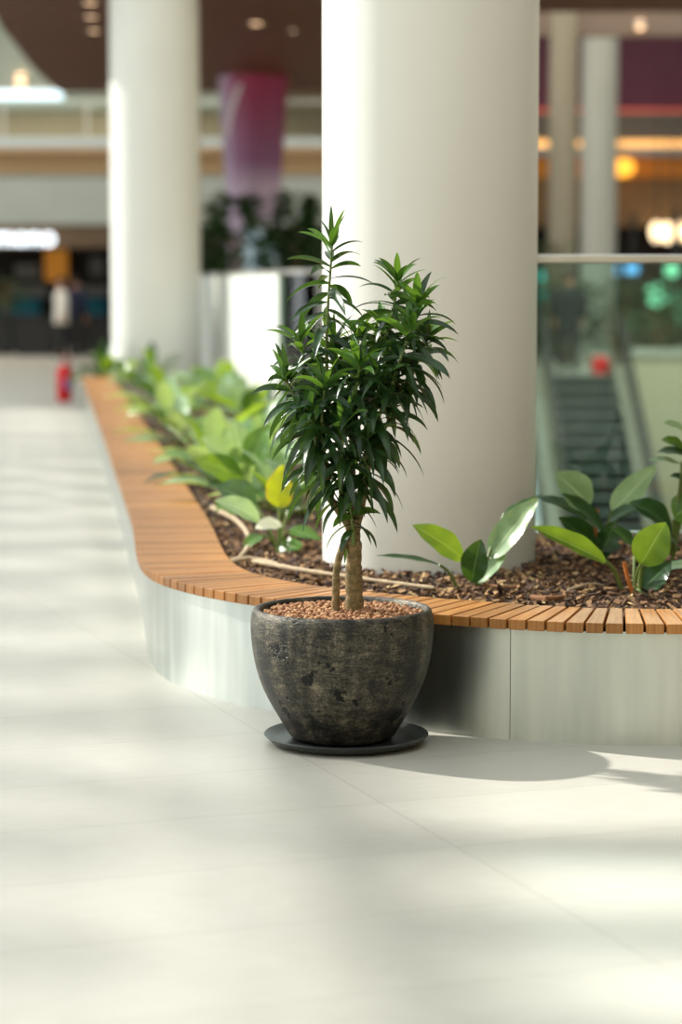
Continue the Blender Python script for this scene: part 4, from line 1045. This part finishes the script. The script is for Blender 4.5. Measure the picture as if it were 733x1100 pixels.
while yy < 25:
    d = R.uniform(.5, .95) * (1 if yy > 7.5 else .6); half_shade(-1.05, -.77, yy, yy + d); yy += d + R.uniform(.45, .8)
yy = 4.6
while yy < 25:
    d = R.uniform(.9, 1.6); half_shade(-1.73, -1.41, yy, yy + d); yy += d + R.uniform(.3, .6)
yy = 6.6
while yy < 25:
    d = R.uniform(.6, 1.1); half_shade(-.63, -.35, yy, yy + d); yy += d + R.uniform(.5, .8)
for k in range(3): shade_bar(-.7, 19, 14 + 4 * k, 14.2 + 4 * k)
struct('ceiling_shade_bars', mb, M['greywall'])
struct('ceiling_blocker', MB().box(3.4, 9.0, -10, 21, 4.6, 5.0), M['brownwall'])  # unseen slab added to darken the right side
def area(name, loc, sx, sy, e, col):
    d = bpy.data.lights.new(name, 'AREA'); d.shape = 'RECTANGLE'; d.size = sx; d.size_y = sy; d.energy = e; d.color = col
    o = bpy.data.objects.new(name, d); COL.objects.link(o); o.location = loc; return o
area('concourse_fill', (-8, 46, 8.5), 14, 10, 1100, (1, .95, .88))  # unseen fill lamp added to brighten the far concourse
area('concourse_fill', (5, 48, 8.5), 10, 8, 420, (1, .92, .82))  # second added fill, for the right of the concourse
area('escalator_fill', (4.6, 36.5, 8.4), 4, 5, 1100, (1, .96, .88))  # fill added to brighten the escalator void
area('shop_fill', (-8, 58.5, 3.0), 10, 2, 120, (1, .85, .65))  # added fill inside the dark shop
area('upper_floor_fill', (-8, 59.8, 6.1), 12, 2, 260, (1, .93, .82))  # added fill for the upper floor, no fitting modelled

# ------------------------------------------------------------------ light and camera
w = bpy.data.worlds.new('sky'); S.world = w; w.use_nodes = True
nt = w.node_tree; bg = nt.nodes['Background']; bg.inputs[0].default_value = (.93, .985, 1, 1)
tc = nt.nodes.new('ShaderNodeTexCoord'); dt = nt.nodes.new('ShaderNodeVectorMath'); dt.operation = 'DOT_PRODUCT'
dt.inputs[1].default_value = Vector((-.8, .12, .6)).normalized(); nt.links.new(tc.outputs['Generated'], dt.inputs[0])
mr = nt.nodes.new('ShaderNodeMapRange'); mr.inputs[1].default_value = -.3; mr.inputs[2].default_value = 1; mr.inputs[3].default_value = .44; mr.inputs[4].default_value = 1.85
nt.links.new(dt.outputs['Value'], mr.inputs[0]); nt.links.new(mr.outputs[0], bg.inputs[1])      # brighter sky round the sun
sd = bpy.data.lights.new('sun', 'SUN'); sd.energy = 6.0; sd.angle = math.radians(1.3); sd.color = (1, .965, .89)
so = bpy.data.objects.new('sun', sd); COL.objects.link(so)
so.rotation_euler = Vector((.6, -.34, -.48)).to_track_quat('-Z', 'Y').to_euler()
so.location = (-12, 14, 14)
cd = bpy.data.cameras.new('camera'); co = bpy.data.objects.new('camera', cd); COL.objects.link(co); S.camera = co
cd.sensor_fit = 'VERTICAL'; cd.sensor_height = 36; cd.sensor_width = 24
cd.lens = F / 1100 * 36; cd.clip_end = 300
co.location = (0, 0, CAMH); co.rotation_euler = (PI / 2 - PITCH, 0, 0)
cd.dof.use_dof = True; cd.dof.focus_distance = 8.05; cd.dof.aperture_fstop = 1.45
cd.shift_x = (366.5 - CX) / 1100
S.view_settings.view_transform = 'Standard'; S.view_settings.look = 'None'; S.view_settings.gamma = 1; S.view_settings.use_curve_mapping = False
S.view_settings.exposure = 0.16
S.cycles.use_denoising = True
S.cycles.max_bounces = 8; S.cycles.transparent_max_bounces = 12; S.cycles.sample_clamp_indirect = 6
